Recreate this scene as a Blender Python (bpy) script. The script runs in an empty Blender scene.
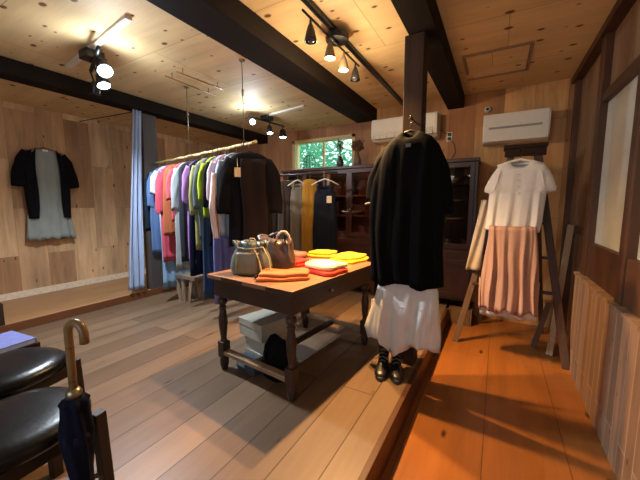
import bpy, bmesh, math, random
from mathutils import Vector, Matrix
random.seed(7)
C = bpy.context.scene.collection
PI = math.pi

# ------------------------------------------------------------------ camera
F_PX, CX, CY, EYE = 311.0, 320.0, 240.0, 1.25
YAW = math.atan2(178, math.hypot(311, 35))
PIT = math.atan2(35, 311)
FW = Vector((-math.sin(YAW)*math.cos(PIT), math.cos(YAW)*math.cos(PIT), -math.sin(PIT)))
RT = Vector((math.cos(YAW), math.sin(YAW), 0))
UP = RT.cross(FW)
def ray(px, py): return FW + RT*((px-CX)/F_PX) - UP*((py-CY)/F_PX)
def onz(px, py, z=0.0):
    d = ray(px, py); t = (z-EYE)/d.z; return Vector((t*d.x, t*d.y, z))
def ony(px, py, Y):
    d = ray(px, py); t = Y/d.y; return Vector((t*d.x, Y, EYE+t*d.z))
def onx(px, py, X):
    d = ray(px, py); t = X/d.x; return Vector((X, t*d.y, EYE+t*d.z))
def proj(p):
    v = Vector(p)-Vector((0, 0, EYE)); c = v.dot(FW)
    return CX+F_PX*v.dot(RT)/c, CY-F_PX*v.dot(UP)/c
cd = bpy.data.cameras.new('camera'); cam = bpy.data.objects.new('camera', cd); C.objects.link(cam)
cam.matrix_world = Matrix(((RT.x, UP.x, -FW.x, 0), (RT.y, UP.y, -FW.y, 0), (RT.z, UP.z, -FW.z, EYE), (0, 0, 0, 1)))
cd.sensor_fit = 'HORIZONTAL'; cd.sensor_width = 36; cd.lens = 36*F_PX/640; cd.clip_start = 0.02
bpy.context.scene.camera = cam

# ------------------------------------------------------------------ materials
def lin(c):
    r = []
    for v in c[:3]:
        v /= 255.0
        r.append(v/12.92 if v <= 0.04045 else ((v+0.055)/1.055)**2.4)
    return (*r, 1.0)
def new_mat(name):
    m = bpy.data.materials.new(name); m.use_nodes = True
    nt = m.node_tree; b = nt.nodes['Principled BSDF']
    return m, nt, b
def nd(nt, t, **kw):
    n = nt.nodes.new(t)
    for k, v in kw.items(): setattr(n, k, v)
    return n
MATS = {}
def plain(name, rgb, rough=0.5, metal=0.0, noise=0.12, scale=30, bump=0.0, spec=0.5):
    if name in MATS: return MATS[name]
    m, nt, b = new_mat(name)
    tc = nd(nt, 'ShaderNodeTexCoord'); nz = nd(nt, 'ShaderNodeTexNoise'); nz.inputs['Scale'].default_value = scale
    nz.inputs['Detail'].default_value = 4
    nt.links.new(tc.outputs['Object'], nz.inputs['Vector'])
    mr = nd(nt, 'ShaderNodeMapRange'); mr.inputs['From Min'].default_value = .3; mr.inputs['From Max'].default_value = .7
    mr.inputs['To Min'].default_value = 1-noise; mr.inputs['To Max'].default_value = 1+noise
    nt.links.new(nz.outputs['Fac'], mr.inputs['Value'])
    mx = nd(nt, 'ShaderNodeMix', data_type='RGBA', blend_type='MULTIPLY'); mx.inputs['Factor'].default_value = 1
    mx.inputs['A'].default_value = lin(rgb)
    nt.links.new(mr.outputs['Result'], mx.inputs['B'])
    nt.links.new(mx.outputs['Result'], b.inputs['Base Color'])
    b.inputs['Roughness'].default_value = rough; b.inputs['Metallic'].default_value = metal
    b.inputs['Specular IOR Level'].default_value = spec
    if bump:
        bp = nd(nt, 'ShaderNodeBump'); bp.inputs['Strength'].default_value = bump; bp.inputs['Distance'].default_value = .004
        nt.links.new(nz.outputs['Fac'], bp.inputs['Height']); nt.links.new(bp.outputs['Normal'], b.inputs['Normal'])
    MATS[name] = m; return m
def cloth(name, rgb, rough=0.9, noise=0.10):
    if name in MATS: return MATS[name]
    m, nt, b = new_mat(name)
    tc = nd(nt, 'ShaderNodeTexCoord'); nz = nd(nt, 'ShaderNodeTexNoise'); nz.inputs['Scale'].default_value = 14; nz.inputs['Detail'].default_value = 6
    mp = nd(nt, 'ShaderNodeMapping'); mp.inputs['Scale'].default_value = (1, 1, .35)
    nt.links.new(tc.outputs['Object'], mp.inputs['Vector']); nt.links.new(mp.outputs['Vector'], nz.inputs['Vector'])
    mr = nd(nt, 'ShaderNodeMapRange'); mr.inputs['From Min'].default_value = .3; mr.inputs['From Max'].default_value = .7
    mr.inputs['To Min'].default_value = 1-noise; mr.inputs['To Max'].default_value = 1+noise
    nt.links.new(nz.outputs['Fac'], mr.inputs['Value'])
    mx = nd(nt, 'ShaderNodeMix', data_type='RGBA', blend_type='MULTIPLY'); mx.inputs['Factor'].default_value = 1
    mx.inputs['A'].default_value = lin(rgb)
    nt.links.new(mr.outputs['Result'], mx.inputs['B']); nt.links.new(mx.outputs['Result'], b.inputs['Base Color'])
    b.inputs['Roughness'].default_value = rough; b.inputs['Specular IOR Level'].default_value = .2 if sum(rgb) > 120 else .08
    try:
        b.inputs['Sheen Weight'].default_value = .06 if sum(rgb) > 120 else 0.0
    except Exception: pass
    bp = nd(nt, 'ShaderNodeBump'); bp.inputs['Strength'].default_value = .5; bp.inputs['Distance'].default_value = .01
    nt.links.new(nz.outputs['Fac'], bp.inputs['Height']); nt.links.new(bp.outputs['Normal'], b.inputs['Normal'])
    MATS[name] = m; return m
AX = {'X': 0, 'Y': 1, 'Z': 2}
def wood(name, c1, c2, u='Y', v='X', bw=2.0, rh=.2, mortar=.004, mcol=(40, 28, 20), rough=.5, grain=.25, gs=1.0,
         knots=0.0, kcol=(70, 40, 22), kscale=(2.5, 5.0), bias=0.0, coat=0.0, spec=.4, shift=0.5, cover=.55):
    """boards running along u, stacked along v, with grain and optional knots"""
    if name in MATS: return MATS[name]
    m, nt, b = new_mat(name)
    tc = nd(nt, 'ShaderNodeTexCoord'); sx = nd(nt, 'ShaderNodeSeparateXYZ'); cb = nd(nt, 'ShaderNodeCombineXYZ')
    nt.links.new(tc.outputs['Object'], sx.inputs[0])
    w = [a for a in 'XYZ' if a not in (u, v)][0]
    nt.links.new(sx.outputs[AX[u]], cb.inputs[0]); nt.links.new(sx.outputs[AX[v]], cb.inputs[1]); nt.links.new(sx.outputs[AX[w]], cb.inputs[2])
    br = nd(nt, 'ShaderNodeTexBrick'); br.offset = shift; br.squash = 1
    br.inputs['Scale'].default_value = 1; br.inputs['Brick Width'].default_value = bw; br.inputs['Row Height'].default_value = rh
    br.inputs['Mortar Size'].default_value = mortar; br.inputs['Mortar Smooth'].default_value = .1; br.inputs['Bias'].default_value = bias
    br.inputs['Color1'].default_value = lin(c1); br.inputs['Color2'].default_value = lin(c2); br.inputs['Mortar'].default_value = lin(mcol)
    nt.links.new(cb.outputs[0], br.inputs['Vector'])
    # per-board random offset for the grain
    ad = nd(nt, 'ShaderNodeVectorMath', operation='MULTIPLY_ADD')
    nt.links.new(br.outputs['Color'], ad.inputs[0]); ad.inputs[1].default_value = (9, 13, 7); nt.links.new(cb.outputs[0], ad.inputs[2])
    mp = nd(nt, 'ShaderNodeMapping'); mp.inputs['Scale'].default_value = (1.2*gs, 14*gs, 14*gs)
    nt.links.new(ad.outputs[0], mp.inputs['Vector'])
    nz = nd(nt, 'ShaderNodeTexNoise'); nz.inputs['Scale'].default_value = 1.0; nz.inputs['Detail'].default_value = 6; nz.inputs['Roughness'].default_value = .65
    nz.inputs['Distortion'].default_value = .8
    nt.links.new(mp.outputs[0], nz.inputs['Vector'])
    mp2 = nd(nt, 'ShaderNodeMapping'); mp2.inputs['Scale'].default_value = (.8, 3.2, 3.2)
    nt.links.new(ad.outputs[0], mp2.inputs['Vector'])
    n2 = nd(nt, 'ShaderNodeTexNoise'); n2.inputs['Scale'].default_value = 1.5; n2.inputs['Detail'].default_value = 3
    nt.links.new(mp2.outputs[0], n2.inputs['Vector'])
    av = nd(nt, 'ShaderNodeMath', operation='ADD'); nt.links.new(nz.outputs['Fac'], av.inputs[0]); nt.links.new(n2.outputs['Fac'], av.inputs[1])
    mr = nd(nt, 'ShaderNodeMapRange'); mr.inputs['From Min'].default_value = .7; mr.inputs['From Max'].default_value = 1.3
    mr.inputs['To Min'].default_value = 1-grain; mr.inputs['To Max'].default_value = 1+grain
    nt.links.new(av.outputs[0], mr.inputs['Value'])
    mx = nd(nt, 'ShaderNodeMix', data_type='RGBA', blend_type='MULTIPLY'); mx.inputs['Factor'].default_value = 1
    nt.links.new(br.outputs['Color'], mx.inputs['A']); nt.links.new(mr.outputs['Result'], mx.inputs['B'])
    col = mx.outputs['Result']
    if knots > 0:
        mk = nd(nt, 'ShaderNodeMapping'); mk.inputs['Scale'].default_value = (kscale[0], kscale[1], 1)
        nt.links.new(cb.outputs[0], mk.inputs['Vector'])
        vo = nd(nt, 'ShaderNodeTexVoronoi', voronoi_dimensions='2D'); vo.inputs['Scale'].default_value = 1.0
        nt.links.new(mk.outputs[0], vo.inputs['Vector'])
        sc = nd(nt, 'ShaderNodeSeparateColor'); nt.links.new(vo.outputs['Color'], sc.inputs[0])
        rad = nd(nt, 'ShaderNodeMath', operation='SUBTRACT'); nt.links.new(sc.outputs[0], rad.inputs[0]); rad.inputs[1].default_value = cover
        rm = nd(nt, 'ShaderNodeMath', operation='MULTIPLY'); nt.links.new(rad.outputs[0], rm.inputs[0]); rm.inputs[1].default_value = knots
        df = nd(nt, 'ShaderNodeMath', operation='SUBTRACT'); nt.links.new(rm.outputs[0], df.inputs[0]); nt.links.new(vo.outputs['Distance'], df.inputs[1])
        ms = nd(nt, 'ShaderNodeMapRange'); ms.inputs['From Min'].default_value = -.03; ms.inputs['From Max'].default_value = .03
        nt.links.new(df.outputs[0], ms.inputs['Value'])
        m2 = nd(nt, 'ShaderNodeMix', data_type='RGBA'); nt.links.new(ms.outputs['Result'], m2.inputs['Factor'])
        nt.links.new(col, m2.inputs['A']); m2.inputs['B'].default_value = lin(kcol); col = m2.outputs['Result']
    nt.links.new(col, b.inputs['Base Color'])
    b.inputs['Roughness'].default_value = rough; b.inputs['Specular IOR Level'].default_value = spec
    if coat: b.inputs['Coat Weight'].default_value = coat; b.inputs['Coat Roughness'].default_value = .25
    bp = nd(nt, 'ShaderNodeBump'); bp.inputs['Strength'].default_value = .35; bp.inputs['Distance'].default_value = .004
    nt.links.new(br.outputs['Fac'], bp.inputs['Height']); bp.invert = True
    bp2 = nd(nt, 'ShaderNodeBump'); bp2.inputs['Strength'].default_value = .15; bp2.inputs['Distance'].default_value = .002
    nt.links.new(nz.outputs['Fac'], bp2.inputs['Height']); nt.links.new(bp.outputs['Normal'], bp2.inputs['Normal'])
    nt.links.new(bp2.outputs['Normal'], b.inputs['Normal'])
    MATS[name] = m; return m
def emit(name, rgb, strength):
    m, nt, b = new_mat(name)
    b.inputs['Base Color'].default_value = lin(rgb); b.inputs['Emission Color'].default_value = lin(rgb); b.inputs['Emission Strength'].default_value = strength
    MATS[name] = m; return m
def glass(name, tint=(235, 245, 240), gloss=.08, rough=.02):
    m, nt, b = new_mat(name)
    nt.nodes.remove(b); out = nt.nodes['Material Output']
    tr = nd(nt, 'ShaderNodeBsdfTransparent'); tr.inputs[0].default_value = lin(tint)
    gl = nd(nt, 'ShaderNodeBsdfGlossy'); gl.inputs['Roughness'].default_value = rough
    lw = nd(nt, 'ShaderNodeLayerWeight'); lw.inputs['Blend'].default_value = .25
    ma = nd(nt, 'ShaderNodeMath', operation='MULTIPLY_ADD'); nt.links.new(lw.outputs['Fresnel'], ma.inputs[0]); ma.inputs[1].default_value = .6; ma.inputs[2].default_value = gloss
    mx = nd(nt, 'ShaderNodeMixShader'); nt.links.new(ma.outputs[0], mx.inputs[0]); nt.links.new(tr.outputs[0], mx.inputs[1]); nt.links.new(gl.outputs[0], mx.inputs[2])
    nt.links.new(mx.outputs[0], out.inputs[0]); MATS[name] = m; return m

# ------------------------------------------------------------------ mesh helpers
class MB:
    def __init__(s): s.v = []; s.f = []
    def add(s, vs, fs):
        o = len(s.v); s.v += [Vector(p) for p in vs]; s.f += [tuple(i+o for i in f) for f in fs]; return s
    def box(s, x0, y0, z0, x1, y1, z1):
        vs = [(x, y, z) for z in (z0, z1) for y in (y0, y1) for x in (x0, x1)]
        return s.add(vs, [(0, 2, 3, 1), (4, 5, 7, 6), (0, 1, 5, 4), (2, 6, 7, 3), (0, 4, 6, 2), (1, 3, 7, 5)])
    def bar(s, a, b, w, t, ref=(0, 0, 1)):
        """rectangular bar from a to b; w across ref-cross, t along the other"""
        a = Vector(a); b = Vector(b); d = (b-a).normalized(); r = Vector(ref)
        if abs(d.dot(r)) > .97: r = Vector((0, 1, 0))
        e = d.cross(r).normalized()*w/2; g = e.cross(d).normalized()*t/2
        vs = [a-e-g, a+e-g, a+e+g, a-e+g, b-e-g, b+e-g, b+e+g, b-e+g]
        return s.add(vs, [(0, 3, 2, 1), (4, 5, 6, 7), (0, 1, 5, 4), (1, 2, 6, 5), (2, 3, 7, 6), (3, 0, 4, 7)])
    def tube(s, pts, r, n=8, closed=False):
        pts = [Vector(p) for p in pts]; rs = r if isinstance(r, (list, tuple)) else [r]*len(pts)
        m = len(pts); vs = []; prev = None
        for i, p in enumerate(pts):
            if closed: d = pts[(i+1) % m]-pts[i-1]
            else: d = pts[min(i+1, m-1)]-pts[max(i-1, 0)]
            d.normalize()
            if prev is None:
                q = Vector((0, 0, 1)) if abs(d.z) < .9 else Vector((1, 0, 0))
                e = d.cross(q).normalized()
            else:
                e = (prev-d*prev.dot(d)).normalized()
            prev = e; g = d.cross(e)
            for k in range(n):
                a = 2*PI*k/n; vs.append(p+(e*math.cos(a)+g*math.sin(a))*rs[i])
        fs = []
        for i in range(m if closed else m-1):
            j = (i+1) % m
            for k in range(n): fs.append((i*n+k, i*n+(k+1) % n, j*n+(k+1) % n, j*n+k))
        if not closed:
            fs.append(tuple(range(n-1, -1, -1))); fs.append(tuple((m-1)*n+k for k in range(n)))
        return s.add(vs, fs)
    def lathe(s, prof, c=(0, 0, 0), n=24, axis=None, cap=True):
        """prof: list of (r, h) along axis from c"""
        ax = Vector(axis or (0, 0, 1)).normalized(); q = Vector((1, 0, 0)) if abs(ax.x) < .9 else Vector((0, 1, 0))
        e = ax.cross(q).normalized(); g = ax.cross(e); c = Vector(c); vs = []
        for r, h in prof:
            for k in range(n):
                a = 2*PI*k/n; vs.append(c+ax*h+(e*math.cos(a)+g*math.sin(a))*max(r, 1e-4))
        fs = []
        for i in range(len(prof)-1):
            for k in range(n): fs.append((i*n+k, i*n+(k+1) % n, (i+1)*n+(k+1) % n, (i+1)*n+k))
        if cap:
            fs.append(tuple(range(n-1, -1, -1))); fs.append(tuple((len(prof)-1)*n+k for k in range(n)))
        return s.add(vs, fs)
    def loft(s, rings, cap0=False, cap1=False):
        n = len(rings[0]); vs = [p for r in rings for p in r]; fs = []
        for i in range(len(rings)-1):
            for k in range(n): fs.append((i*n+k, i*n+(k+1) % n, (i+1)*n+(k+1) % n, (i+1)*n+k))
        if cap0: fs.append(tuple(range(n-1, -1, -1)))
        if cap1: fs.append(tuple((len(rings)-1)*n+k for k in range(n)))
        return s.add(vs, fs)
    def grid(s, P, nu, nv, flip=False):
        vs = [P(i/(nu-1), j/(nv-1)) for j in range(nv) for i in range(nu)]; fs = []
        for j in range(nv-1):
            for i in range(nu-1):
                a = j*nu+i; q = (a, a+1, a+nu+1, a+nu); fs.append(q[::-1] if flip else q)
        return s.add(vs, fs)
    def build(s, name, mat, parent=None, world=False, smooth=False, bevel=0.0, subd=0, solid=0.0, origin=None):
        """world=True: vertices are in world space and get moved to the thing's own space"""
        off = Vector((0, 0, 0))
        if parent is not None and world:
            p = parent
            while p is not None: off = off+p.location; p = p.parent
        elif origin is not None: off = Vector(origin)
        me = bpy.data.meshes.new(name)
        me.from_pydata([tuple(p-off) for p in s.v], [], s.f); me.update()
        bm = bmesh.new(); bm.from_mesh(me); bmesh.ops.recalc_face_normals(bm, faces=bm.faces); bm.to_mesh(me); bm.free()
        o = bpy.data.objects.new(name, me); C.objects.link(o)
        me.materials.append(mat)
        if smooth:
            for p in me.polygons: p.use_smooth = True
        if parent is not None: o.parent = parent
        elif origin is not None: o.location = origin
        if solid:
            md = o.modifiers.new('solid', 'SOLIDIFY'); md.thickness = solid; md.offset = 0
        if bevel:
            md = o.modifiers.new('bevel', 'BEVEL'); md.width = bevel; md.segments = 2; md.limit_method = 'ANGLE'; md.angle_limit = .6
        if subd:
            md = o.modifiers.new('subd', 'SUBSURF'); md.levels = subd; md.render_levels = subd
        return o
def thing(name, label, cat, loc=(0, 0, 0), rotz=0.0, group=None):
    o = bpy.data.objects.new(name, None); C.objects.link(o); o.location = loc; o.rotation_euler = (0, 0, rotz); o.empty_display_size = .1
    return tag(o, label, cat, group)
def tag(o, label, cat, group=None):
    o['label'] = label; o['category'] = cat
    if group: o['group'] = group
    return o
def struct(o): o['kind'] = 'structure'; return o

# ------------------------------------------------------------------ materials used
M = {}
M['ceil'] = wood('ceiling_plywood', (230, 204, 154), (220, 192, 142), 'X', 'Y', 1.82, .91, .0025, (170, 138, 96), .7, .13, .8, knots=.19, kcol=(112, 72, 42), kscale=(4.0, 6.0), cover=.34)
M['leftwall'] = wood('left_plywood', (218, 180, 136), (154, 112, 78), 'Z', 'Y', 1.21, .30, .0012, (120, 84, 56), .7, .32, 1.0, knots=.22, kcol=(80, 48, 28), kscale=(3.2, 8.0), cover=.6)
M['backwall'] = wood('back_plywood', (196, 146, 104), (160, 110, 76), 'Z', 'X', 1.8, .30, .0012, (110, 72, 48), .65, .26, 1.0, knots=.2, kscale=(3, 6), cover=.7)
M['backwall2'] = wood('back_plywood_right', (212, 164, 106), (158, 108, 66), 'Z', 'X', 1.1, .30, .0012, (110, 72, 44), .62, .28, 1.0, knots=.2, kscale=(3, 6), cover=.7)
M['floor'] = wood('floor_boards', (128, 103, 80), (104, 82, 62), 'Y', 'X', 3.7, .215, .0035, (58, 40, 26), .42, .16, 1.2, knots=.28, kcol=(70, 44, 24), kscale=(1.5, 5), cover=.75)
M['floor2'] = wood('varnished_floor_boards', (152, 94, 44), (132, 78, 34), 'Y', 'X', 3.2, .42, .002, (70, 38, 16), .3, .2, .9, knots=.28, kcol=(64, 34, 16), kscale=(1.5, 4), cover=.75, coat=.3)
M['ledge'] = wood('ledge_boards', (176, 134, 94), (158, 116, 78), 'Y', 'X', 4, .6, .001, (90, 60, 40), .45, .2, 1.0)
M['riser'] = wood('riser_brown', (112, 66, 38), (92, 54, 32), 'Y', 'Z', 4, .5, .001, (50, 30, 18), .5, .2)
M['dark'] = wood('dark_beam', (32, 23, 18), (26, 19, 15), 'Y', 'Z', 6, .6, .001, (20, 14, 12), .8, .3, 1.3, spec=.15)
M['post'] = wood('post_brown', (54, 37, 27), (46, 31, 23), 'Z', 'X', 6, .6, .001, (30, 20, 14), .75, .25, spec=.2)
M['greypost'] = wood('post_grey', (84, 76, 74), (72, 66, 64), 'Z', 'Y', 6, .6, .001, (40, 34, 30), .6, .2)
M['wains'] = wood('wainscot_boards', (150, 120, 96), (126, 98, 74), 'Z', 'Y', 3, .105, .004, (184, 152, 122), .55, .2, 1.0, knots=.3, kscale=(4, 9), cover=.75)
M['rframe'] = wood('window_wood', (84, 54, 34), (70, 44, 28), 'Z', 'Y', 6, .6, .001, (40, 24, 14), .5, .25)
M['rpanel'] = wood('panel_brown', (140, 110, 82), (116, 88, 64), 'Z', 'Y', 3, .4, .001, (60, 40, 24), .6, .3)
M['white_trim'] = plain('white_trim', (226, 206, 180), .5)
M['white'] = plain('white_plastic', (226, 222, 210), .4, noise=.02)
M['whitegrey'] = plain('grey_plastic', (150, 148, 140), .5)
M['black'] = plain('black_metal', (24, 24, 26), .45)
M['blackp'] = plain('black_plastic', (20, 20, 22), .35)
M['cab'] = wood('cabinet_mahogany', (78, 42, 28), (64, 34, 23), 'X', 'Z', 4, .5, .001, (30, 14, 10), .35, .25, 1.2, coat=.3)
M['cabin'] = wood('cabinet_inside', (168, 100, 70), (150, 86, 58), 'X', 'Z', 4, .5, .001, (40, 20, 12), .5, .2)
M['cab2'] = wood('cabinet_dark', (54, 30, 22), (46, 26, 19), 'Z', 'X', 4, .5, .001, (22, 12, 8), .32, .25, 1.2, coat=.3)
M['table'] = wood('table_dark_wood', (60, 41, 32), (50, 34, 27), 'Y', 'X', 4, .5, .001, (30, 18, 12), .42, .25)
M['tabletop'] = wood('table_top_wood', (150, 106, 72), (134, 92, 62), 'Y', 'X', 4, .22, .002, (60, 38, 24), .4, .22, coat=.2)
M['strut'] = wood('pale_stretcher', (150, 122, 92), (136, 108, 80), 'Y', 'X', 4, .5, .001, (60, 38, 24), .5, .2)
M['glass'] = glass('clear_glass')
M['cabglass'] = glass('cabinet_glass', (225, 215, 205), .05)
M['frost'] = plain('daylit_milky_glass', (206, 206, 192), .2, noise=.14, scale=2.5)  # opaque milky glass, base colour lightened to stand for daylight coming through
M['brass'] = plain('wire_metal', (150, 140, 120), .35, .9)
M['bamboo'] = wood('bamboo_rail', (206, 182, 132), (190, 164, 112), 'X', 'Y', .17, .5, .006, (140, 110, 70), .5, .2)
M['hang_wood'] = wood('hanger_wood', (150, 102, 66), (136, 92, 58), 'X', 'Z', 4, .5, .001, (60, 38, 24), .45, .2)
M['hang_white'] = plain('hanger_white', (232, 224, 206), .45, noise=.03)
M['hang_dark'] = plain('hanger_dark', (40, 30, 28), .45)
M['lens_cool'] = emit('cool_lamp_lens', (215, 232, 255), 22)
M['lens_warm'] = emit('warm_bulb', (255, 214, 150), 30)
M['lens_off'] = plain('unlit_lens', (70, 72, 76), .2)

# ------------------------------------------------------------------ room shell
RX, LX, AX_ = .62, -4.1, -5.25          # right wall, ledge riser, alcove wall
YB, YB2, YF, CEIL = 4.95, 4.38, -1.9, 2.6
LOW = -.18                              # the lower floor on the right
struct(MB().box(LX, YF, -.22, -.49, YB, 0).build('floor', M['floor']))
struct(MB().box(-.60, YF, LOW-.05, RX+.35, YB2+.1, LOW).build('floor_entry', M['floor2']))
tr = MB().box(-.49, YF, -.22, -.455, 3.96, .004)
struct(tr.build('trim_step', wood('step_brown', (84, 50, 28), (70, 42, 24), 'Y', 'Z', 4, .5, .001, (40, 24, 14), .5, .2), bevel=.004))
struct(MB().box(-.455, 3.96, -.22, -.2, YB2, 0.0).build('trim_plinth', M['floor']))
struct(MB().box(-5.3, YF, -.22, LX-.02, YB, .075).build('floor_alcove', M['ledge']))
struct(MB().box(LX-.02, YF, -.22, LX, YB, .085).build('trim_ledge', M['riser']))
struct(MB().box(-5.35, YF-.1, -.22, AX_, YB+.1, 2.62).build('wall_left', M['leftwall']))
struct(MB().box(AX_, YF, .075, AX_+.025, YB, .155).build('baseboard_left', M['white_trim']))
struct(MB().box(LX, YF-.1, CEIL, RX+.4, YB+.2, CEIL+.08).build('ceiling', M['ceil']))
struct(MB().box(-5.35, YF-.1, 2.50, -4.18, YB+.2, 2.58).build('ceiling_alcove', M['ceil']))
# back wall (left section) with the strip window
wx0, wx1, wz0, wz1 = -3.40, -2.14, 1.84, 2.43
bw = MB()
bw.box(-5.35, YB, -.22, wx0, YB+.14, 2.66); bw.box(wx1, YB, -.22, -1.45, YB+.14, 2.66)
bw.box(wx0, YB, -.22, wx1, YB+.14, wz0); bw.box(wx0, YB, wz1, wx1, YB+.14, 2.66)
struct(bw.build('wall_back', M['backwall']))
struct(MB().box(-1.60, YB2, -.22, RX+.4, YB+.14, 2.66).build('wall_back_right', M['backwall2']))
wf = struct(MB().box(wx0-.0, YB-.02, wz0-.03, wx0+.05, YB+.16, wz1).box(wx1-.05, YB-.02, wz0-.03, wx1, YB+.16, wz1)
            .box(wx0, YB-.02, wz1-.045, wx1, YB+.16, wz1).box(wx0, YB-.02, wz0-.03, wx1, YB+.16, wz0+.03)
            .box(-2.79, YB+.05, wz0, -2.76, YB+.10, wz1).build('window_1', plain('pale_window_wood', (226, 200, 140), .5, noise=.06)))
pn = MB().box(wx0+.05, YB+.07, wz0+.03, wx1-.05, YB+.076, wz1-.045).build('pane', M['glass'], wf)
# front wall behind the viewer: a wide shop opening lets the day in
fw_ = MB(); fx0, fx1, fz0, fz1 = -2.2, .1, .8, 2.1
fw_.box(-5.35, YF-.1, -.22, fx0, YF, 2.66).box(fx1, YF-.1, -.22, RX+.4, YF, 2.66).box(fx0, YF-.1, -.22, fx1, YF, fz0).box(fx0, YF-.1, fz1, fx1, YF, 2.66)
struct(fw_.build('wall_front', M['backwall']))
# beams and posts
def beam(name, x0, x1, y0, y1, z0, z1, mat='dark'):
    return struct(MB().box(x0, y0, z0, x1, y1, z1).build(name, M[mat], bevel=.006))
beam('trim_beam_left', -4.20, -3.99, YF, YB, 2.45, CEIL-.003)
beam('trim_beam_middle', -1.86, -1.56, YF, YB2-.002, 2.44, CEIL-.003)
beam('trim_beam_right', -.62, -.43, YF, YB2-.002, 2.45, CEIL-.003)
struct(MB().box(-.645, 2.36, 0, -.505, 2.50, 2.45).build('trim_post_center', M['post'], bevel=.006))
struct(MB().box(-4.25, 2.52, .075, -4.12, 2.72, 2.45).build('trim_post_left', M['greypost'], bevel=.006))
struct(MB().box(-4.22, .93, .075, -4.12, 1.025, .30).build('trim_post_low', M['post'], bevel=.004))

# right wall: wainscot, sill board, window with milky panes toned as if daylit, wooden panels
W = RX
struct(MB().box(W, YF, LOW-.05, W+.05, 3.42, .66).build('wall_right', M['wains']))
struct(MB().box(W-.012, YF, .655, W+.06, 3.42, .675).build('trim_wainscot_cap', M['wains']))
struct(MB().box(W+.12, YF, LOW-.05, W+.2, YB2, CEIL).build('wall_right_back', M['rpanel']))
fr = MB()
for y0, y1 in ((4.27, 4.35), (3.24, 3.36), (2.36, 2.47), (1.1, 1.19), (0, .09), (-1.1, -1.01)):
    fr.box(W+.02, y0, LOW, W+.13, y1, CEIL)
fr.box(W+.03, YF, .68, W+.12, 3.3, .95); fr.box(W+.03, YF, 2.03, W+.12, 3.3, 2.10); fr.box(W-.01, YF, 2.535, W+.13, YB2, CEIL-.002)
fr.box(W+.04, 3.30, .98, W+.12, 4.3, 1.04)
w2 = struct(fr.build('window_2', M['rframe'], bevel=.004))
for (y0, y1, z0, z1) in ((2.47, 3.24, .95, 2.03), (1.19, 2.36, .95, 2.03), (.09, 1.1, .95, 2.03), (-1.01, 0, .95, 2.03)):
    MB().box(W+.07, y0, z0, W+.078, y1, z1).build('pane', M['frost'], w2)
MB().box(W+.07, YF, 2.10, W+.085, 3.24, 2.54).box(W+.07, 3.36, 1.04, W+.085, 4.27, 2.54).build('panel', M['rpanel'], w2)

# ------------------------------------------------------------------ lights
def spot(name, loc, aim, power, col, cone, blend=.4, r=.03):
    l = bpy.data.lights.new(name, 'SPOT'); l.energy = power; l.color = col; l.spot_size = math.radians(cone); l.spot_blend = blend; l.shadow_soft_size = r
    o = bpy.data.objects.new(name, l); C.objects.link(o); o.location = loc
    o.rotation_euler = (Vector(aim)-Vector(loc)).to_track_quat('-Z', 'Y').to_euler(); return o
def bulb_light(name, loc, power, col, r):
    l = bpy.data.lights.new(name, 'POINT'); l.energy = power; l.color = col; l.shadow_soft_size = r
    o = bpy.data.objects.new(name, l); C.objects.link(o); o.location = loc; return o
WARM = (1.0, .56, .21); GLOW = (1.0, .74, .46); COOL = (.80, .90, 1.0)
# pendant bar lamp below the black rail
rail = tag(MB().box(-1.185, YF+.3, 2.568, -1.145, YB2-.01, 2.598).build('lighting_track', M['black']), 'long black lighting track running across the plywood ceiling between two dark beams', 'track')
pl = thing('bar_lamp', 'black ceiling bar lamp with four bell shades, two of them glowing warm', 'lamp', (-1.165, 2.32, 2.568))
MB().lathe([(.085, -.045), (.09, -.04), (.09, 0)], (-1.165, 2.32, 2.568), 28).build('canopy', M['black'], pl, True, smooth=False, bevel=.004)
MB().tube([(-1.165, 1.82, 2.50), (-1.165, 2.76, 2.50)], .008).tube([(-1.165, 2.32, 2.50), (-1.165, 2.32, 2.53)], .012).build('bar', M['black'], pl, True, smooth=True)
for i, y in enumerate((1.92, 2.20, 2.44, 2.68)):
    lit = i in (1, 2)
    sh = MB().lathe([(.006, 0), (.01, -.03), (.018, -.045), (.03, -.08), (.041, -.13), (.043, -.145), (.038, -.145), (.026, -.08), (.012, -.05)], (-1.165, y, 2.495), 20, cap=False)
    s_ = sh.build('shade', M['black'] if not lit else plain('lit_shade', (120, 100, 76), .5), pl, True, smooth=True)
    b = MB().lathe([(.004, -.055), (.014, -.07), (.027, -.10), (.031, -.12), (.026, -.142), (.01, -.152)], (-1.165, y, 2.495), 16).build('bulb', M['lens_warm'] if lit else M['lens_off'], s_, True, smooth=True)
    if lit:
        spot('lamp_light', (-1.165, y, 2.33), (-.55, y-.30, 0), 195, WARM, 112, 1.0, .022)
        bulb_light('lamp_glow', (-1.165, y, 2.315), 10, GLOW, .03)

def head(parent, mount, base, direction, lit, ln=.12, r=.042):
    """a track spot head: arm from mount to base, can along direction, lens at the mouth"""
    d = Vector(direction).normalized(); base = Vector(base)
    MB().tube([mount, base+d*ln*.3], .008).build('arm', M['black'], parent, True, smooth=True)
    h = MB().lathe([(r*.55, -.005), (r*.75, .01), (r*.85, ln*.5), (r, ln*.8), (r, ln), (r*.9, ln), (r*.88, ln-.012)], base, 24, d, cap=False).lathe([(0.001, -.005), (r*.55, -.005)], base, 24, d, cap=False).build('lamp_head', M['blackp'], parent, True, smooth=True)
    MB().lathe([(.001, ln-.006), (r*.88, ln-.006)], base, 24, d, cap=False).build('lens', M['lens_cool'] if lit else M['lens_off'], h, True)
    return base+d*(ln+.02)
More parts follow.
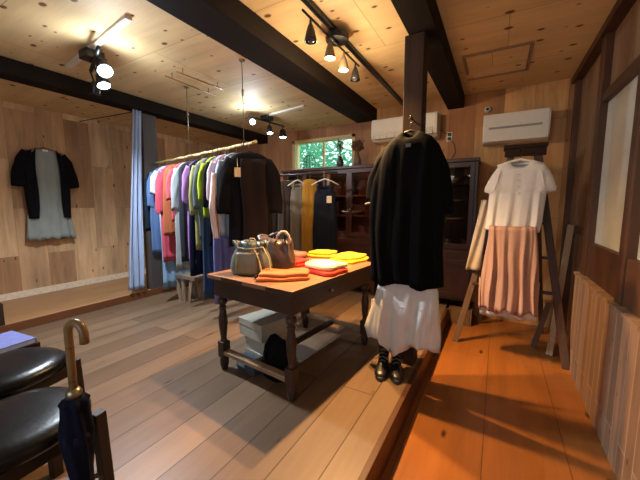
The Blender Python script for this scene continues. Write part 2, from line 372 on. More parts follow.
# left spotlight cluster
a = thing('track_spotlight', 'black cluster of spotlights shining cold white at the upper left', 'spotlight', (-3.16, 1.52, 2.6))
MB().bar((-3.71, 1.57, 2.59), (-2.39, 1.41, 2.59), .05, .02).build('mounting_rail', M['white'], a, True)
MB().box(-3.24, 1.45, 2.51, -3.10, 1.60, 2.585).build('junction_box', M['blackp'], a, True, bevel=.01)
MB().tube([(-3.36, 1.60, 2.49), (-2.84, 1.42, 2.50)], .016).build('bar', M['black'], a, True, smooth=True)
p = head(a, (-3.02, 1.48, 2.50), (-3.03, 1.535, 2.46), (.55, -.15, -.60), True, .12, .062)
spot('spot_light', p, p+Vector((.55, -.10, -.42)), 50, COOL, 150, .9, .04)
bulb_light('spot_glow', p+Vector((.05, -.01, -.03)), 9, COOL, .04)
p = head(a, (-3.24, 1.56, 2.50), (-3.20, 1.60, 2.42), (.32, .0, -.75), True, .11, .058)
spot('spot_light', p, (-3.0, 1.9, .5), 150, COOL, 150, .7, .04)
head(a, (-3.34, 1.58, 2.49), (-3.36, 1.63, 2.40), (-.35, .1, -.7), False, .11, .045)
# right/back spotlight cluster
a = thing('track_spotlight', 'black cluster of three spotlights above the clothes rail near the back wall', 'spotlight', (-3.11, 3.85, 2.6))
MB().bar((-3.11, 3.85, 2.59), (-2.36, 3.73, 2.59), .045, .02).build('mounting_rail', M['white'], a, True)
MB().box(-3.18, 3.77, 2.52, -3.04, 3.92, 2.585).build('junction_box', M['blackp'], a, True, bevel=.01)
MB().tube([(-3.16, 3.50, 2.51), (-3.07, 4.24, 2.51)], .014).build('bar', M['black'], a, True, smooth=True)
p = head(a, (-3.15, 3.56, 2.51), (-3.15, 3.58, 2.48), (.55, -.75, -.55), True, .12, .042)
spot('spot_light', p, p+Vector((.55, -.75, -.55)), 22, COOL, 140, .9, .04)
bulb_light('spot_glow', p+Vector((.03, -.05, -.03)), 7, COOL, .04)
p = head(a, (-3.11, 3.90, 2.51), (-3.11, 3.90, 2.45), (.22, -.18, -1), True, .12, .046)
spot('spot_light', p, (-2.9, 3.5, 0), 18, COOL, 110, .6, .04)
p = head(a, (-3.08, 4.20, 2.51), (-3.08, 4.20, 2.45), (.05, -.05, -1), True, .12, .062)
spot('spot_light', p, (-2.9, 3.9, 0), 10, COOL, 100, .6, .04)

# world: plain bright sky for the day outside
wd = bpy.data.worlds.new('world'); bpy.context.scene.world = wd; wd.use_nodes = True
bg = wd.node_tree.nodes['Background']; bg.inputs[0].default_value = (.80, .90, 1.0, 1); bg.inputs[1].default_value = 2.3
por = bpy.data.lights.new('shop_opening_portal', 'AREA'); por.shape = 'RECTANGLE'; por.size = fx1-fx0; por.size_y = fz1-fz0; por.cycles.is_portal = True
po = bpy.data.objects.new('shop_opening_portal', por); C.objects.link(po); po.location = ((fx0+fx1)/2, YF-.05, (fz0+fz1)/2); po.rotation_euler = (PI/2, 0, 0)
sc = bpy.context.scene
sc.view_settings.view_transform = 'Standard'; sc.view_settings.look = 'None'; sc.view_settings.gamma = 1; sc.view_settings.use_curve_mapping = False
sc.view_settings.exposure = 0.65
sc.cycles.use_denoising = True

# ------------------------------------------------------------------ trees outside the strip window
def leafmat(rgb):
    m = plain('leaf_%d' % rgb[0], rgb, .6, noise=.3, scale=2); nt = m.node_tree; b = nt.nodes['Principled BSDF']; out = nt.nodes['Material Output']
    tl = nd(nt, 'ShaderNodeBsdfTranslucent'); tl.inputs[0].default_value = lin(rgb)
    mx = nd(nt, 'ShaderNodeMixShader'); mx.inputs[0].default_value = .5
    nt.links.new(b.outputs[0], mx.inputs[1]); nt.links.new(tl.outputs[0], mx.inputs[2]); nt.links.new(mx.outputs[0], out.inputs[0]); return m
def tree(loc, h, r, n, rgb, label):
    t = thing('tree', label, 'tree', loc, group='trees outside the strip window')
    MB().tube([(0, 0, 0), (.05, 0, h*.4), (0, .05, h*.75)], [.1, .07, .03]).build('trunk', plain('bark', (80, 66, 50), .9), t, smooth=True)
    m = MB()
    for _ in range(n):
        while True:
            p = Vector((random.uniform(-1, 1), random.uniform(-1, 1), random.uniform(-1, 1)))
            if p.length < 1: break
        p = Vector((p.x*r, p.y*r, h*.62+p.z*h*.42)); s = random.uniform(.06, .12)
        d = Vector((random.gauss(0, 1), random.gauss(0, 1), random.gauss(0, .6))).normalized(); e = d.orthogonal().normalized()*s*.45; d = d*s
        m.add([p-d, p+e, p+d, p-e], [(0, 1, 2, 3)])
    m.build('foliage', leafmat(rgb), t)
tree((-5.2, 8.3, -.3), 4.2, 1.5, 3600, (112, 186, 148), 'leafy green tree outside the strip window on its left side')
tree((-2.3, 8.4, -.3), 4.4, 1.4, 3000, (104, 178, 142), 'leafy green tree outside the strip window on its right side')
struct(MB().box(-9, YB+.3, -.35, 2, 12, -.3).build('ground_outside', plain('ground', (96, 110, 70), .9)))
# ------------------------------------------------------------------ garments
def fold(x, z, seed, lam, amp):
    return amp*(math.sin(2*PI*x/lam+seed*1.7+.6*math.sin(z*3+seed))+.55*math.sin(2*PI*x/(lam*.57)+seed*2.9+z*1.3)+.3*math.sin(2*PI*x/(lam*.31)+seed))
def body(mb, rings, seed=1, lam=.09, n=56, inner=.12, exp=.75, dip=0.0):
    """rings: (cx, cy, z, half width, half depth, fold amplitude) from the neck down; the hem turns inward"""
    out = []
    last = rings[-1]
    rr = list(rings)+[(last[0], last[1], last[2]+.003, last[3]*.985, last[4]*.9, last[5]), (last[0], last[1], last[2]+inner, last[3]*.95, last[4]*.7, last[5])]
    f0 = rings[0]
    rr = [(f0[0], f0[1], f0[2]-.025, f0[3]*.88, f0[4]*.75, 0)]+rr
    ztop = rr[1][2]
    for qi, q in enumerate(rr):
        cx, cy, z, hw, hd, am = q[:6]; r = []
        for k in range(n):
            t = 2*PI*k/n; c, s = math.cos(t), math.sin(t)
            x = hw*math.copysign(abs(c)**exp, c); y = hd*math.copysign(abs(s)**exp, s)
            edge = 1-.5*abs(c)**6
            y += fold(x, z, seed+(0 if s > 0 else 3), lam, am)*edge*(1 if s > 0 else -1)*(.35+.65*abs(s))
            x += am*.35*math.sin(z*9+seed+3*t)
            zz = z
            if am and q is rr[-2] or am and q is rr[-3] : zz = z+am*.8*math.sin(2*PI*x/(lam*2.1)+seed)
            if dip and s < 0 and qi < len(rr)-3: zz -= dip*abs(s)**1.5*max(0, 1-(ztop-z)/(2.2*dip)-.0)*(1 if qi < 3 else .75)
            r.append(Vector((cx+x, cy+y, zz)))
        out.append(r)
    mb.loft(out, cap1=False); return mb
def smooth_rings(keys, n):
    """resample keyed rings (tuples) to n rings by z with cosine-free linear blending"""
    res = []
    for i in range(len(keys)-1):
        a, b = keys[i], keys[i+1]
        m = max(1, int(round(n*abs(b[2]-a[2])/abs(keys[-1][2]-keys[0][2])+.5)))
        for j in range(m):
            t = j/m; res.append(tuple(a[k]+(b[k]-a[k])*t for k in range(len(a))))
    res.append(keys[-1]); return res
def limb(mb, pts, rw, rd, n=24, seed=1, am=.004, refy=(0, 1, 0)):
    """sleeve along pts, elliptical, open at the cuff with an inner lip"""
    pts = [Vector(p) for p in pts]; out = []; Y = Vector(refy)
    # densify
    P_, W_, D_ = [], [], []
    for i in range(len(pts)-1):
        for j in range(4):
            t = j/4; P_.append(pts[i].lerp(pts[i+1], t)); W_.append(rw[i]+(rw[i+1]-rw[i])*t); D_.append(rd[i]+(rd[i+1]-rd[i])*t)
    P_.append(pts[-1]); W_.append(rw[-1]); D_.append(rd[-1])
    d_end = (pts[-1]-pts[-2]).normalized()
    P_ += [pts[-1]-d_end*.002, pts[-1]-d_end*.05]; W_ += [rw[-1]*.94, rw[-1]*.85]; D_ += [rd[-1]*.88, rd[-1]*.7]
    m = len(P_)
    for i, p in enumerate(P_):
        if i < m-2: d = (P_[min(i+1, m-3)]-P_[max(i-1, 0)]).normalized()
        else: d = d_end
        e = d.cross(Y).normalized()
        r = []
        for k in range(n):
            t = 2*PI*k/n; c, s = math.cos(t), math.sin(t)
            w = W_[i]*(1+.05*math.sin(3*t+i*.9+seed)); q = D_[i]*(1+.12*math.sin(5*t+i*.7+seed))
            r.append(p+e*c*w+Y*s*q+d*am*2*math.sin(2*t+seed+i))
        out.append(r)
    mb.loft(out, cap0=True); return mb
def hanger(label, loc, rotz, mat, half=.20, drop=.075, group=None, hook_mat=None, rod=False, fat=.006):
    t = thing('clothes_hanger', label, 'hanger', loc, rotz, group)
    h = [(0, 0, -.075), (0, 0, -.035)]
    for k in range(9):
        a = -PI/2+PI*1.35*k/8; h.append((.018*math.cos(a), 0, .003+.018*math.sin(a)+.0-.0))
    h = [(0, 0, -.075), (0, 0, -.028)]+[(.018*math.cos(a), 0, .0+.018*math.sin(a)) for a in [-PI/2+PI*1.4*k/8 for k in range(9)]]
    MB().tube(h, .0025, 6).build('hook', M['brass'] if hook_mat is None else hook_mat, t, smooth=True)
    b = MB().tube([(-half, 0, -.075-drop), (-half*.55, 0, -.075-drop*.45), (-.03, 0, -.075-.006), (0, 0, -.072), (.03, 0, -.075-.006), (half*.55, 0, -.075-drop*.45), (half, 0, -.075-drop)], [fat, fat*1.3, fat*1.4, fat*1.4, fat*1.4, fat*1.3, fat], 8)
    b.build('shoulder_bar', mat, t, smooth=True)
    if rod: MB().tube([(-half*.97, 0, -.075-drop), (half*.97, 0, -.075-drop)], fat*.7, 8).build('trouser_bar', mat, t, smooth=True)
    return t
def garment(name, label, cat, loc, rotz, mat, hem, hw=.23, hd=.03, flare=1.0, sleeve=0.0, sw=.07, seed=1, group=None, fold_amp=.008, lam=.1, neck=.07, shoulder=.19, drop=.075, sleeve_out=.06, low=0.0, dip=0.0):
    """a top / dress on a hanger; origin at the hook, hem is the (negative) local height of the hem"""
    t = thing(name, label, cat, loc, rotz, group)
    z0 = -.070-low
    keys = [(0, 0, z0, neck, hd*.6, 0), (0, 0, z0-.015, neck+.04, hd*.75, .000), (0, 0, z0-drop*.6, shoulder*.78, hd*.9, .001), (0, 0, z0-drop-.02, shoulder, hd, .002),
            (0, 0, z0-drop-.10, hw*.93, hd*1.1, fold_amp*.4), (0, 0, min(-.5, hem*.6), hw*(1+flare)/2, hd*1.15, fold_amp*.8), (0, 0, hem, hw*flare, hd*1.2, fold_amp)]
    if hem > -.55: keys[5] = (0, 0, (z0-drop-.1+hem)/2, hw*(1+flare)/2, hd*1.15, fold_amp*.8)
    m = body(MB(), smooth_rings(keys, 14), seed, lam, dip=dip); m.build('body', mat, t, smooth=True)
    if low:
        for sx in (-1, 1): MB().tube([(sx*shoulder*.62, -.012, -.105), (sx*shoulder*.60, -.022, z0-.05), (sx*shoulder*.58, -.024, z0-.09)], .009, 6).tube([(sx*shoulder*.62, .012, -.105), (sx*shoulder*.60, .022, z0-.05), (sx*shoulder*.58, .024, z0-.09)], .009, 6).build('strap', mat, t, smooth=True)
    if sleeve:
        for s in (-1, 1):
            a = Vector((s*(shoulder-.03), 0, z0-drop-.03)); L = sleeve
            pts = [a, a+Vector((s*sleeve_out*.6, 0, -L*.25)), a+Vector((s*sleeve_out*.95, 0, -L*.6)), a+Vector((s*sleeve_out, 0, -L))]
            limb(MB(), pts, [sw, sw*1.05, sw*.95, sw*.9], [hd*.95, hd*1.05, hd*1.0, hd*.95], 20, seed+s).build('sleeve', mat, t, smooth=True)
    return t

# ------------------------------------------------------------------ the hung clothes rail
RA, RB = Vector((-4.10, 2.66, 1.815)), Vector((-1.98, 2.285, 1.83))
rdir = (RB-RA).normalized(); rang = math.atan2(rdir.y, rdir.x); grot = rang-PI/2
cr = thing('clothes_rail', 'pale bamboo clothes rail hung from the ceiling on two wires above the row of clothes', 'clothes rail', tuple((RA+RB)/2))
mid = (RA+RB)/2
pts = [RA.lerp(RB, k/24)+Vector((0, 0, .004*math.sin(k*1.9))) for k in range(25)]
MB().tube(pts, [.0135+.0022*(k % 4 == 0) for k in range(25)], 10).build('pole', M['bamboo'], cr, True, smooth=True)
for s_, top in ((.43, Vector((-3.21, 2.53, 2.598))), (.915, Vector((-2.15, 2.32, 2.598)))):
    q = RA.lerp(RB, s_); top = Vector((q.x, q.y, 2.598))
    MB().tube([q+Vector((0, 0, .014)), top], .004, 6).lathe([(.03, 0), (.026, -.012), (.008, -.02)], top, 14).lathe([(.010, -.03), (.010, .03)], q.lerp(top, .62), 8).lathe([(.021, -.012), (.021, .012)], q, 14, rdir).build('suspension_wire', M['brass'], cr, True, smooth=True)
def s_for(px, z, off):
    lo, hi = 0, 1
    o = Vector((math.cos(grot), math.sin(grot), 0))*off
    for _ in range(40):
        m = (lo+hi)/2; p = RA.lerp(RB, m)+o; p.z = z
        if proj(p)[0] < px: lo = m
        else: hi = m
    return (lo+hi)/2
def hem_for(s, off, py):
    p = RA.lerp(RB, s)+Vector((math.cos(grot), math.sin(grot), 0))*off
    lo, hi = -1.8, 0
    for _ in range(40):
        m = (lo+hi)/2
        if proj((p.x, p.y, p.z+m))[1] > py: lo = m
        else: hi = m
    return lo
G = 'clothes on the hung bamboo rail'
#  name, label, category, colour, front-edge px, hem py, half width, sleeve length, flare
RAIL = [
 ('cardigan', 'dark teal long-sleeved cardigan at the far left end of the bamboo rail', 'cardigan', (30, 42, 54), 139, 231, .27, .44, 1.0),
 ('shirt', 'denim blue long-sleeved shirt second from the left end of the bamboo rail', 'shirt', (92, 120, 168), 145, 255, .22, .42, 1.05),
 ('blouse', 'narrow white blouse between the denim shirt and the coral cardigan on the bamboo rail', 'blouse', (196, 208, 220), 153, 240, .17, .25, .9),
 ('cardigan', 'long coral pink cardigan beside the white blouse on the bamboo rail', 'cardigan', (214, 84, 104), 155, 262, .20, .50, 1.0),
 ('dress', 'long pale blue dress reaching low below the coral cardigan on the bamboo rail', 'dress', (142, 178, 210), 159, 289, .17, 0, 1.15),
 ('tunic', 'rusty orange sleeveless tunic between two coral tops on the bamboo rail', 'tunic', (190, 106, 66), 162, 236, .20, 0, 1.1),
 ('blouse', 'short coral pink blouse beside the rusty orange tunic on the bamboo rail', 'blouse', (206, 88, 98), 166, 222, .20, .34, 1.0),
 ('coat', 'long pale grey coat in the left half of the bamboo rail', 'coat', (168, 176, 178), 170, 271, .21, .46, 1.12),
 ('dress', 'charcoal sleeveless dress right behind the lilac tunic on the bamboo rail', 'dress', (48, 50, 60), 177, 262, .19, 0, 1.0),
 ('tunic', 'long lilac purple tunic near the middle of the bamboo rail', 'tunic', (168, 120, 190), 182, 264, .20, .38, 1.05),
 ('dress', 'navy blue dress between the lilac tunic and the khaki shirt on the bamboo rail', 'dress', (30, 34, 60), 187, 276, .19, 0, 1.1),
 ('shirt', 'khaki green shirt with pale cuffs in the middle of the bamboo rail', 'shirt', (156, 156, 96), 189, 250, .20, .50, 1.0),
 ('jacket', 'slate grey jacket beside the khaki shirt on the bamboo rail', 'jacket', (92, 102, 114), 193, 240, .20, .44, 1.0),
 ('blouse', 'bright lime green blouse with a wide sleeve on the bamboo rail', 'blouse', (176, 196, 42), 198, 218, .20, .36, 1.0),
 ('dress', 'long dark denim dress reaching low to the left of the table on the bamboo rail', 'dress', (52, 76, 108), 200, 300, .17, 0, 1.1),
 ('sweater', 'black sweater between the lime green blouse and the pale pink blouse on the bamboo rail', 'sweater', (22, 24, 30), 203, 246, .20, .42, 1.0),
 ('blouse', 'pale pink blouse with a wide drooping sleeve on the bamboo rail', 'blouse', (214, 184, 190), 206, 226, .21, .36, 1.0),
 ('dress', 'long lavender dress reaching nearly to the floor beside the table on the bamboo rail', 'dress', (128, 130, 196), 211, 304, .17, 0, 1.1),
 ('shirt', 'pale blue-grey shirt next to the black cardigan on the bamboo rail', 'shirt', (176, 188, 210), 214, 236, .21, .34, 1.0),
]
for i, (nm, lab, cat, col, px, hpy, hw, sl, fl) in enumerate(RAIL):
    off = hw+(.05 if sl else 0.01)
    s = s_for(px, 1.45, off); q = RA.lerp(RB, s); hem = hem_for(s, hw*fl, hpy)
    mt = cloth('fabric_rail_%s_%d' % (nm, i), tuple(c*.88 for c in col))
    garment(nm, lab, cat, tuple(q), grot, mt, hem, hw, .024, fl, sl, .062, i+1, G, .006, .085, .05, .17)
    hanger('hanger for '+lab.split(' on the bamboo')[0].split(' on the b')[0].split(' at the far')[0].split(' in the')[0].split(' near the')[0].split(' second from')[0], tuple(q), grot, M['hang_wood'] if i % 3 else M['hang_dark'], .165, .07, 'hangers on the bamboo rail', fat=.004)
# the last one: black cardigan, seen nearly from the front
s = .95; q = RA.lerp(RB, s)
g = thing('cardigan', 'large black cardigan with a pale paper tag at the right end of the bamboo rail', 'cardigan', tuple(q), grot-.62, G)
keys = [(0, 0, -.085, .075, .025, 0), (0, 0, -.10, .12, .03, 0), (0, 0, -.13, .165, .034, .001), (0, 0, -.17, .19, .036, .003), (0, 0, -.30, .20, .04, .006), (0, 0, -.6, .205, .045, .010), (0, 0, -.98, .21, .05, .012)]
body(MB(), smooth_rings(keys, 16), 4, .11).build('body', cloth('black_knit', (22, 20, 22)), g, smooth=True)
for sg in (-1, 1):
    limb(MB(), [(sg*.165, 0, -.15), (sg*.215, 0, -.30), (sg*.235, 0, -.50), (sg*.24, 0, -.66)], [.05, .075, .075, .068], [.034, .04, .038, .034], 22, sg+3).build('sleeve', cloth('black_knit', (22, 20, 22)), g, smooth=True)
MB().grid(lambda u, v: Vector((-.15+.23*u+.01*math.sin(v*7), .058+.006*math.sin(u*8+v*2)+.018*v, -.15-.8*v)), 24, 20).build('front_panel', cloth('brown_black_knit', (36, 27, 26)), g, smooth=True, solid=.004)
MB().box(.085, .078, -.32, .14, .081, -.235).tube([(.112, .079, -.235), (.112, .075, -.15)], .0015, 5).build('paper_tag', plain('kraft_tag', (222, 196, 150), .7), g)
hanger('dark hanger at the right end of the bamboo rail holding the large black cardigan', tuple(q), grot-.62, M['hang_dark'], .19, .07, 'hangers on the bamboo rail', fat=.005)
# scarf hung between the pale pink blouse and the cardigan
p0 = RA.lerp(RB, s_for(214, 1.2, .24))
sf = MB().grid(lambda u, v: Vector((.19+.10*(1-abs(2*v-1))*.4+(.09*(1-.72*v))*(u-.5)*2+.04*v, .02*math.sin(u*9+v*3)+.012*math.sin(v*5), -.28-.62*v)), 14, 22)
o = sf.build('scarf', cloth('fabric_blush', (222, 198, 190)), smooth=True, solid=.006); o.location = p0+rdir*.035; o.rotation_euler = (0, 0, grot)
tag(o, 'pale blush scarf tapering to a point between the pale pink blouse and black cardigan', 'scarf', G)

# ------------------------------------------------------------------ curtain, wall hanging
def curtain_pt(u, v):
    x = LX+.03+.022*math.sin(u*17+.8*math.sin(v*4))+.01*math.sin(u*37)
    w = .11+.09*min(1, v*1.3); y = 2.435-.14*v-w*.55+w*u
    return Vector((x, y, 2.45-2.30*v))
cu = MB().grid(curtain_pt, 40, 40).build('curtain', cloth('fabric_curtain', (158, 172, 200)), smooth=True, solid=.004)
tag(cu, 'pale blue-grey cloth curtain hanging gathered beside the grey post on the left', 'curtain')
o = MB().tube([(-4.11, 2.42, 2.435), (AX_+.002, 2.30, 2.435)], .006).build('curtain_rod', M['black'], smooth=True)
tag(o, 'thin dark curtain rod crossing from the grey post to the left wall', 'rod')
# dress and cardigan on the left wall (wall plane x = AX_)
cy = 1.83; hx = AX_+.085
WR = PI/2
nail = tag(MB().tube([(AX_-.002, cy, 2.04), (AX_+.09, cy, 2.04), (AX_+.095, cy, 2.055)], .004).build('wall_hook', M['brass'], smooth=True), 'small metal wall hook on the left plywood wall above the black cardigan', 'hook')
hanger('brown wooden hanger on the left plywood wall holding the grey dress and black cardigan', (hx, cy, 2.062), WR, M['hang_wood'], .20, .06, fat=.008)
t = thing('dress', 'grey sleeveless dress under the black cardigan on the left plywood wall', 'dress', (hx, cy, 2.062), WR)
keys = [(0, 0, -.10, .08, .02, 0), (0, 0, -.12, .12, .022, 0), (0, 0, -.18, .15, .026, .001), (0, 0, -.35, .16, .03, .003), (0, 0, -.62, .165, .032, .005), (0, 0, -.95, .23, .036, .012), (0, 0, -1.27, .27, .04, .014)]
body(MB(), smooth_rings(keys, 16), 3, .10).build('body', cloth('fabric_grey_dress', (146, 152, 148)), t, smooth=True)
MB().box(-.03, -.030, -.125, .03, -.026, -.10).build('label_patch', plain('white_tape', (230, 228, 220), .7), t)
t = thing('cardigan', 'black open cardigan over the grey dress on the left plywood wall', 'cardigan', (hx, cy, 2.062), WR)
def cardi_half(sg):
    # outer silhouette strip from the neck to the hem, open at the front, wrapping the dress
    def P(u, v):
        zi = -.095-.89*v
        inner = .105+.01*math.sin(v*6)+(.03*v)
        outer = .20+.02*min(1, v*4)+.02*math.sin(v*3)
        if v < .06: outer = .12+.08*(v/.06)
        x = inner+(outer-inner)*u
        zz = zi-(.05*max(0, u-.0))*(1 if v < .3 else max(0, 1-(v-.3)*2))
        y = -.062+.006*math.sin(u*9+v*7)+.045*max(0, u-.75)/.25
        return Vector((sg*x, y, zz))
    return P
ck = cloth('fabric_black_cardigan', (20, 20, 24))
m = MB()
for sg in (-1, 1): m.grid(cardi_half(sg), 14, 24)
m.grid(lambda u, v: Vector(((u-.5)*.40, .052, -.10-.88*v-.05*abs(u-.5))), 10, 10)
m.build('body', ck, t, smooth=True, solid=.008)
for sg in (-1, 1):
    limb(MB(), [(sg*.17, -.006, -.155), (sg*.225, -.006, -.26), (sg*.265, -.006, -.42), (sg*.285, -.006, -.575)], [.06, .075, .078, .075], [.036, .042, .042, .04], 22, sg+5).build('sleeve', ck, t, smooth=True)

# ------------------------------------------------------------------ tunic, culottes and boots at the centre post
def from_px(rows, Y, hd, fa=.0):
    """front outline rows (py, xl, xr, depth, fold) turned into rings at their own distance Y"""
    out = []
    for r in rows:
        a, b = ony(r[1], r[0], Y), ony(r[2], r[0], Y)
        out.append(((a.x+b.x)/2, Y, (a.z+b.z)/2, abs(b.x-a.x)/2, r[3]*hd, r[4]))
    return out
TY = 2.22
kt = cloth('fabric_black_tunic', (8, 8, 9), noise=.15)
tn = thing('tunic', 'oversized black tunic hanging on the dark centre post', 'tunic', tuple(ony(411, 124, TY)))
rows = [(131, 404, 418, .55, 0), (133, 400, 422, .7, 0), (138, 392, 432, .85, .001), (145, 387, 438, .95, .002), (160, 380, 443, 1, .006), (180, 374, 446, 1, .010), (205, 371, 446, 1.05, .013), (225, 370, 445, 1.1, .015), (250, 370, 444, 1.15, .017), (284, 372, 443, 1.2, .02)]
body(MB(), smooth_rings(from_px(rows, TY, .068), 22), 2, .13, 84, dip=.05).build('body', kt, tn, True, smooth=True)
L = [ony(x, y, TY) for x, y in ((388, 146), (380, 160), (374, 180), (370, 203))]
limb(MB(), [p+Vector((.02, .03, 0)) for p in L], [.03, .06, .075, .065], [.035, .05, .05, .045], 22, 2).build('sleeve', kt, tn, True, smooth=True)
R = [ony(x, y, TY) for x, y in ((436, 144), (441, 165), (443.5, 190), (443.5, 213))]
limb(MB(), [p+Vector((-.015, .03, 0)) for p in R], [.03, .055, .075, .07], [.035, .05, .05, .05], 22, 4).build('sleeve', kt, tn, True, smooth=True)
c0 = ony(411, 147, TY)
MB().box(c0.x-.017, TY-.078, c0.z-.012, c0.x+.017, TY-.072, c0.z+.012).build('neck_label', plain('grey_label', (92, 92, 94), .7), tn, True)
lf = L[-1]+Vector((.02, .03, .004))
MB().tube([lf+Vector((.066*math.cos(a), .047*math.sin(a), .012*math.cos(a))) for a in [2*PI*k/28 for k in range(28)]], .006, 6, True).build('cuff_edge', cloth('fabric_cuff', (128, 122, 112)), tn, True, smooth=True)
hk = ony(411, 120, 2.27)
o = hanger('dark wooden hanger on the centre post carrying the oversized black tunic', (hk.x, 2.27, hk.z), 0, M['hang_dark'], .13, .07, fat=.008, hook_mat=M['black'])
tag(MB().tube([(hk.x, 2.365, hk.z+.012), (hk.x, 2.28, hk.z+.012), (hk.x, 2.265, hk.z+.012), (hk.x, 2.26, hk.z+.03)], .005).build('post_hook', M['black'], smooth=True), 'small black hook screwed into the centre post above the tunic', 'hook')
ks = cloth('fabric_grey_white_linen', (206, 202, 196), noise=.06)
SY = 2.23
sk = thing('culottes', 'wide off-white linen culottes under the black tunic at the centre post', 'trousers', tuple(ony(407, 345, SY)))
def leg_rows(rows): return smooth_rings(from_px(rows, SY, .085), 12)
MB_ = MB()
body(MB_, leg_rows([(272, 386, 432, .38, .0), (288, 378, 439, .55, .006), (310, 372, 440, 1.0, .020), (332, 366, 440, 1.05, .026), (343, 369, 439, 1.05, .028)]), 5, .155, 96, inner=.3)
hm = MB_.v
# pointed hem: the middle of the front falls lower
for p in hm:
    b0 = ony(394, 345, SY); w = math.exp(-((p.x-b0.x)/.05)**2); lo = ony(394, 315, SY).z
    if p.z < lo and p.y < SY: p.z -= .075*w*(lo-p.z)/(lo-b0.z)
MB_.build('skirt_body', ks, sk, True, smooth=True)
# dark tights hanging down into the boots
# boots (standing on the boards, toes towards the viewer)
def boot(cx, cy, rz, label):
    t = thing('boot', label, 'boot', (cx, cy, 0), rz, 'black boots at the centre post')
    secs = []
    for (y, hw, z1) in ((.10, .025, .075), (.085, .036, .10), (.05, .04, .14), (.01, .038, .12), (-.03, .040, .085), (-.08, .046, .066), (-.125, .046, .058), (-.155, .034, .048), (-.17, .014, .036)):
        secs.append([Vector((hw*math.copysign(abs(math.cos(a))**.7, math.cos(a)), y, .024+(z1-.024)*max(0, math.sin(a))**.75 if math.sin(a) > 0 else .024+.004*math.sin(a))) for a in [2*PI*k/20 for k in range(20)]])
    up = MB().loft(secs, True, True)
    up.lathe([(.038, .09), (.040, .13), (.042, .19), (.044, .215), (.038, .215), (.034, .15)], (0, .055, 0), 20, cap=False)
    up.build('upper', plain('black_leather', (22, 21, 22), .38), t, smooth=True)
    so = []
    for z, k in ((0, .98), (.006, 1.04), (.026, 1.03), (.03, .98)):
        so.append([Vector((k*x, k*(y+.035)-.035, z)) for x, y in [(.042*math.sin(a)*(1+.18*math.cos(a+PI)), -.035+.142*math.cos(a)) for a in [2*PI*q/28 for q in range(28)]]])
    MB().loft(so, True, True).build('sole', plain('dark_grey_rubber', (58, 56, 50), .7), t, smooth=False)
    tm = MB()
    for k in range(4):
        z = .093+k*.02; y = -.035+k*.018
        tm.tube([(-.026, y, z-.012), (0, y-.008, z+.004), (.026, y, z-.012)], .003, 6)
    tm.tube([(-.018, -.03, .112), (-.045, -.05, .125), (-.05, -.055, .105), (-.015, -.03, .11)], .0025, 6).tube([(.018, -.03, .112), (.04, -.05, .122), (.045, -.055, .105), (.012, -.03, .11)], .0025, 6)
    tm.build('laces', plain('grey_laces', (120, 116, 106), .7), t, smooth=True)
    return t
a0 = onz(381.5, 371, 0); b0 = onz(395, 373.5, 0)
boot(a0.x, a0.y+.03, .20, 'left black boot of the pair below the linen culottes')
boot(b0.x, b0.y+.03, .30, 'right black boot of the pair below the linen culottes')

# ------------------------------------------------------------------ table
TZ = .745; TR = math.radians(-6.0); tc_ = onz(292, 292, TZ); TW, TL = .83, 1.15
tb = thing('table', 'old dark wooden table with turned legs under folded clothes and bags', 'table', (tc_.x, tc_.y, 0), TR)
MB().box(-TW, 0, TZ-.03, 0, TL, TZ).build('tabletop', M['tabletop'], tb, bevel=.006)
ap = MB(); i0 = .035; at, ab = TZ-.03, TZ-.165
ap.box(-TW+i0, i0, ab, -i0, i0+.022, at).box(-TW+i0, TL-i0-.022, ab, -i0, TL-i0, at).box(-TW+i0, i0+.022, ab, -TW+i0+.022, TL-i0-.022, at).box(-i0-.022, i0+.022, ab, -i0, TL-i0-.022, at)
ap.build('apron', M['table'], tb, bevel=.003)
kb = MB().lathe([(.004, 0), (.012, .006), (.014, .016), (.008, .022)], (-i0, TL*.40, ab+.07), 14, (1, 0, 0)); kb.build('knob', M['brass'], tb, smooth=True)
legc = [(-.075, .075), (-TW+.075, .075), (-.075, TL-.075), (-TW+.075, TL-.075)]
for lx, ly in legc:
    lg = MB().box(lx-.036, ly-.036, ab-.002, lx+.036, ly+.036, at)
    prof = [(.030, ab), (.022, ab-.015), (.034, ab-.03), (.038, ab-.05), (.030, ab-.068), (.020, ab-.078), (.030, ab-.09), (.022, ab-.105), (.026, ab-.13), (.034, ab-.19), (.030, ab-.26), (.021, ab-.335), (.026, ab-.35), (.020, ab-.36)]
    lg.lathe(prof, (lx, ly, 0), 20)
    lg.box(lx-.032, ly-.032, .10, lx+.032, ly+.032, ab-.358)
    lg.lathe([(.030, .10), (.034, .075), (.032, .04), (.022, .0)], (lx, ly, 0), 20)
    lg.build('leg', M['table'], tb, bevel=.002)
MB().box(-TW+.075, .045, .125, -.075, .105, .155).build('stretcher', M['strut'], tb, bevel=.004)
MB().box(-TW+.075, TL-.10, .125, -.075, TL-.05, .155).build('stretcher', M['strut'], tb, bevel=.004)
MB().box(-TW/2-.025, .105, .125, -TW/2+.025, TL-.10, .155).build('stretcher', M['table'], tb, bevel=.004)
TM = Matrix.Translation((tc_.x, tc_.y, 0)) @ Matrix.Rotation(TR, 4, 'Z')
def on_table(px, py, z=TZ): return onz(px, py, z)

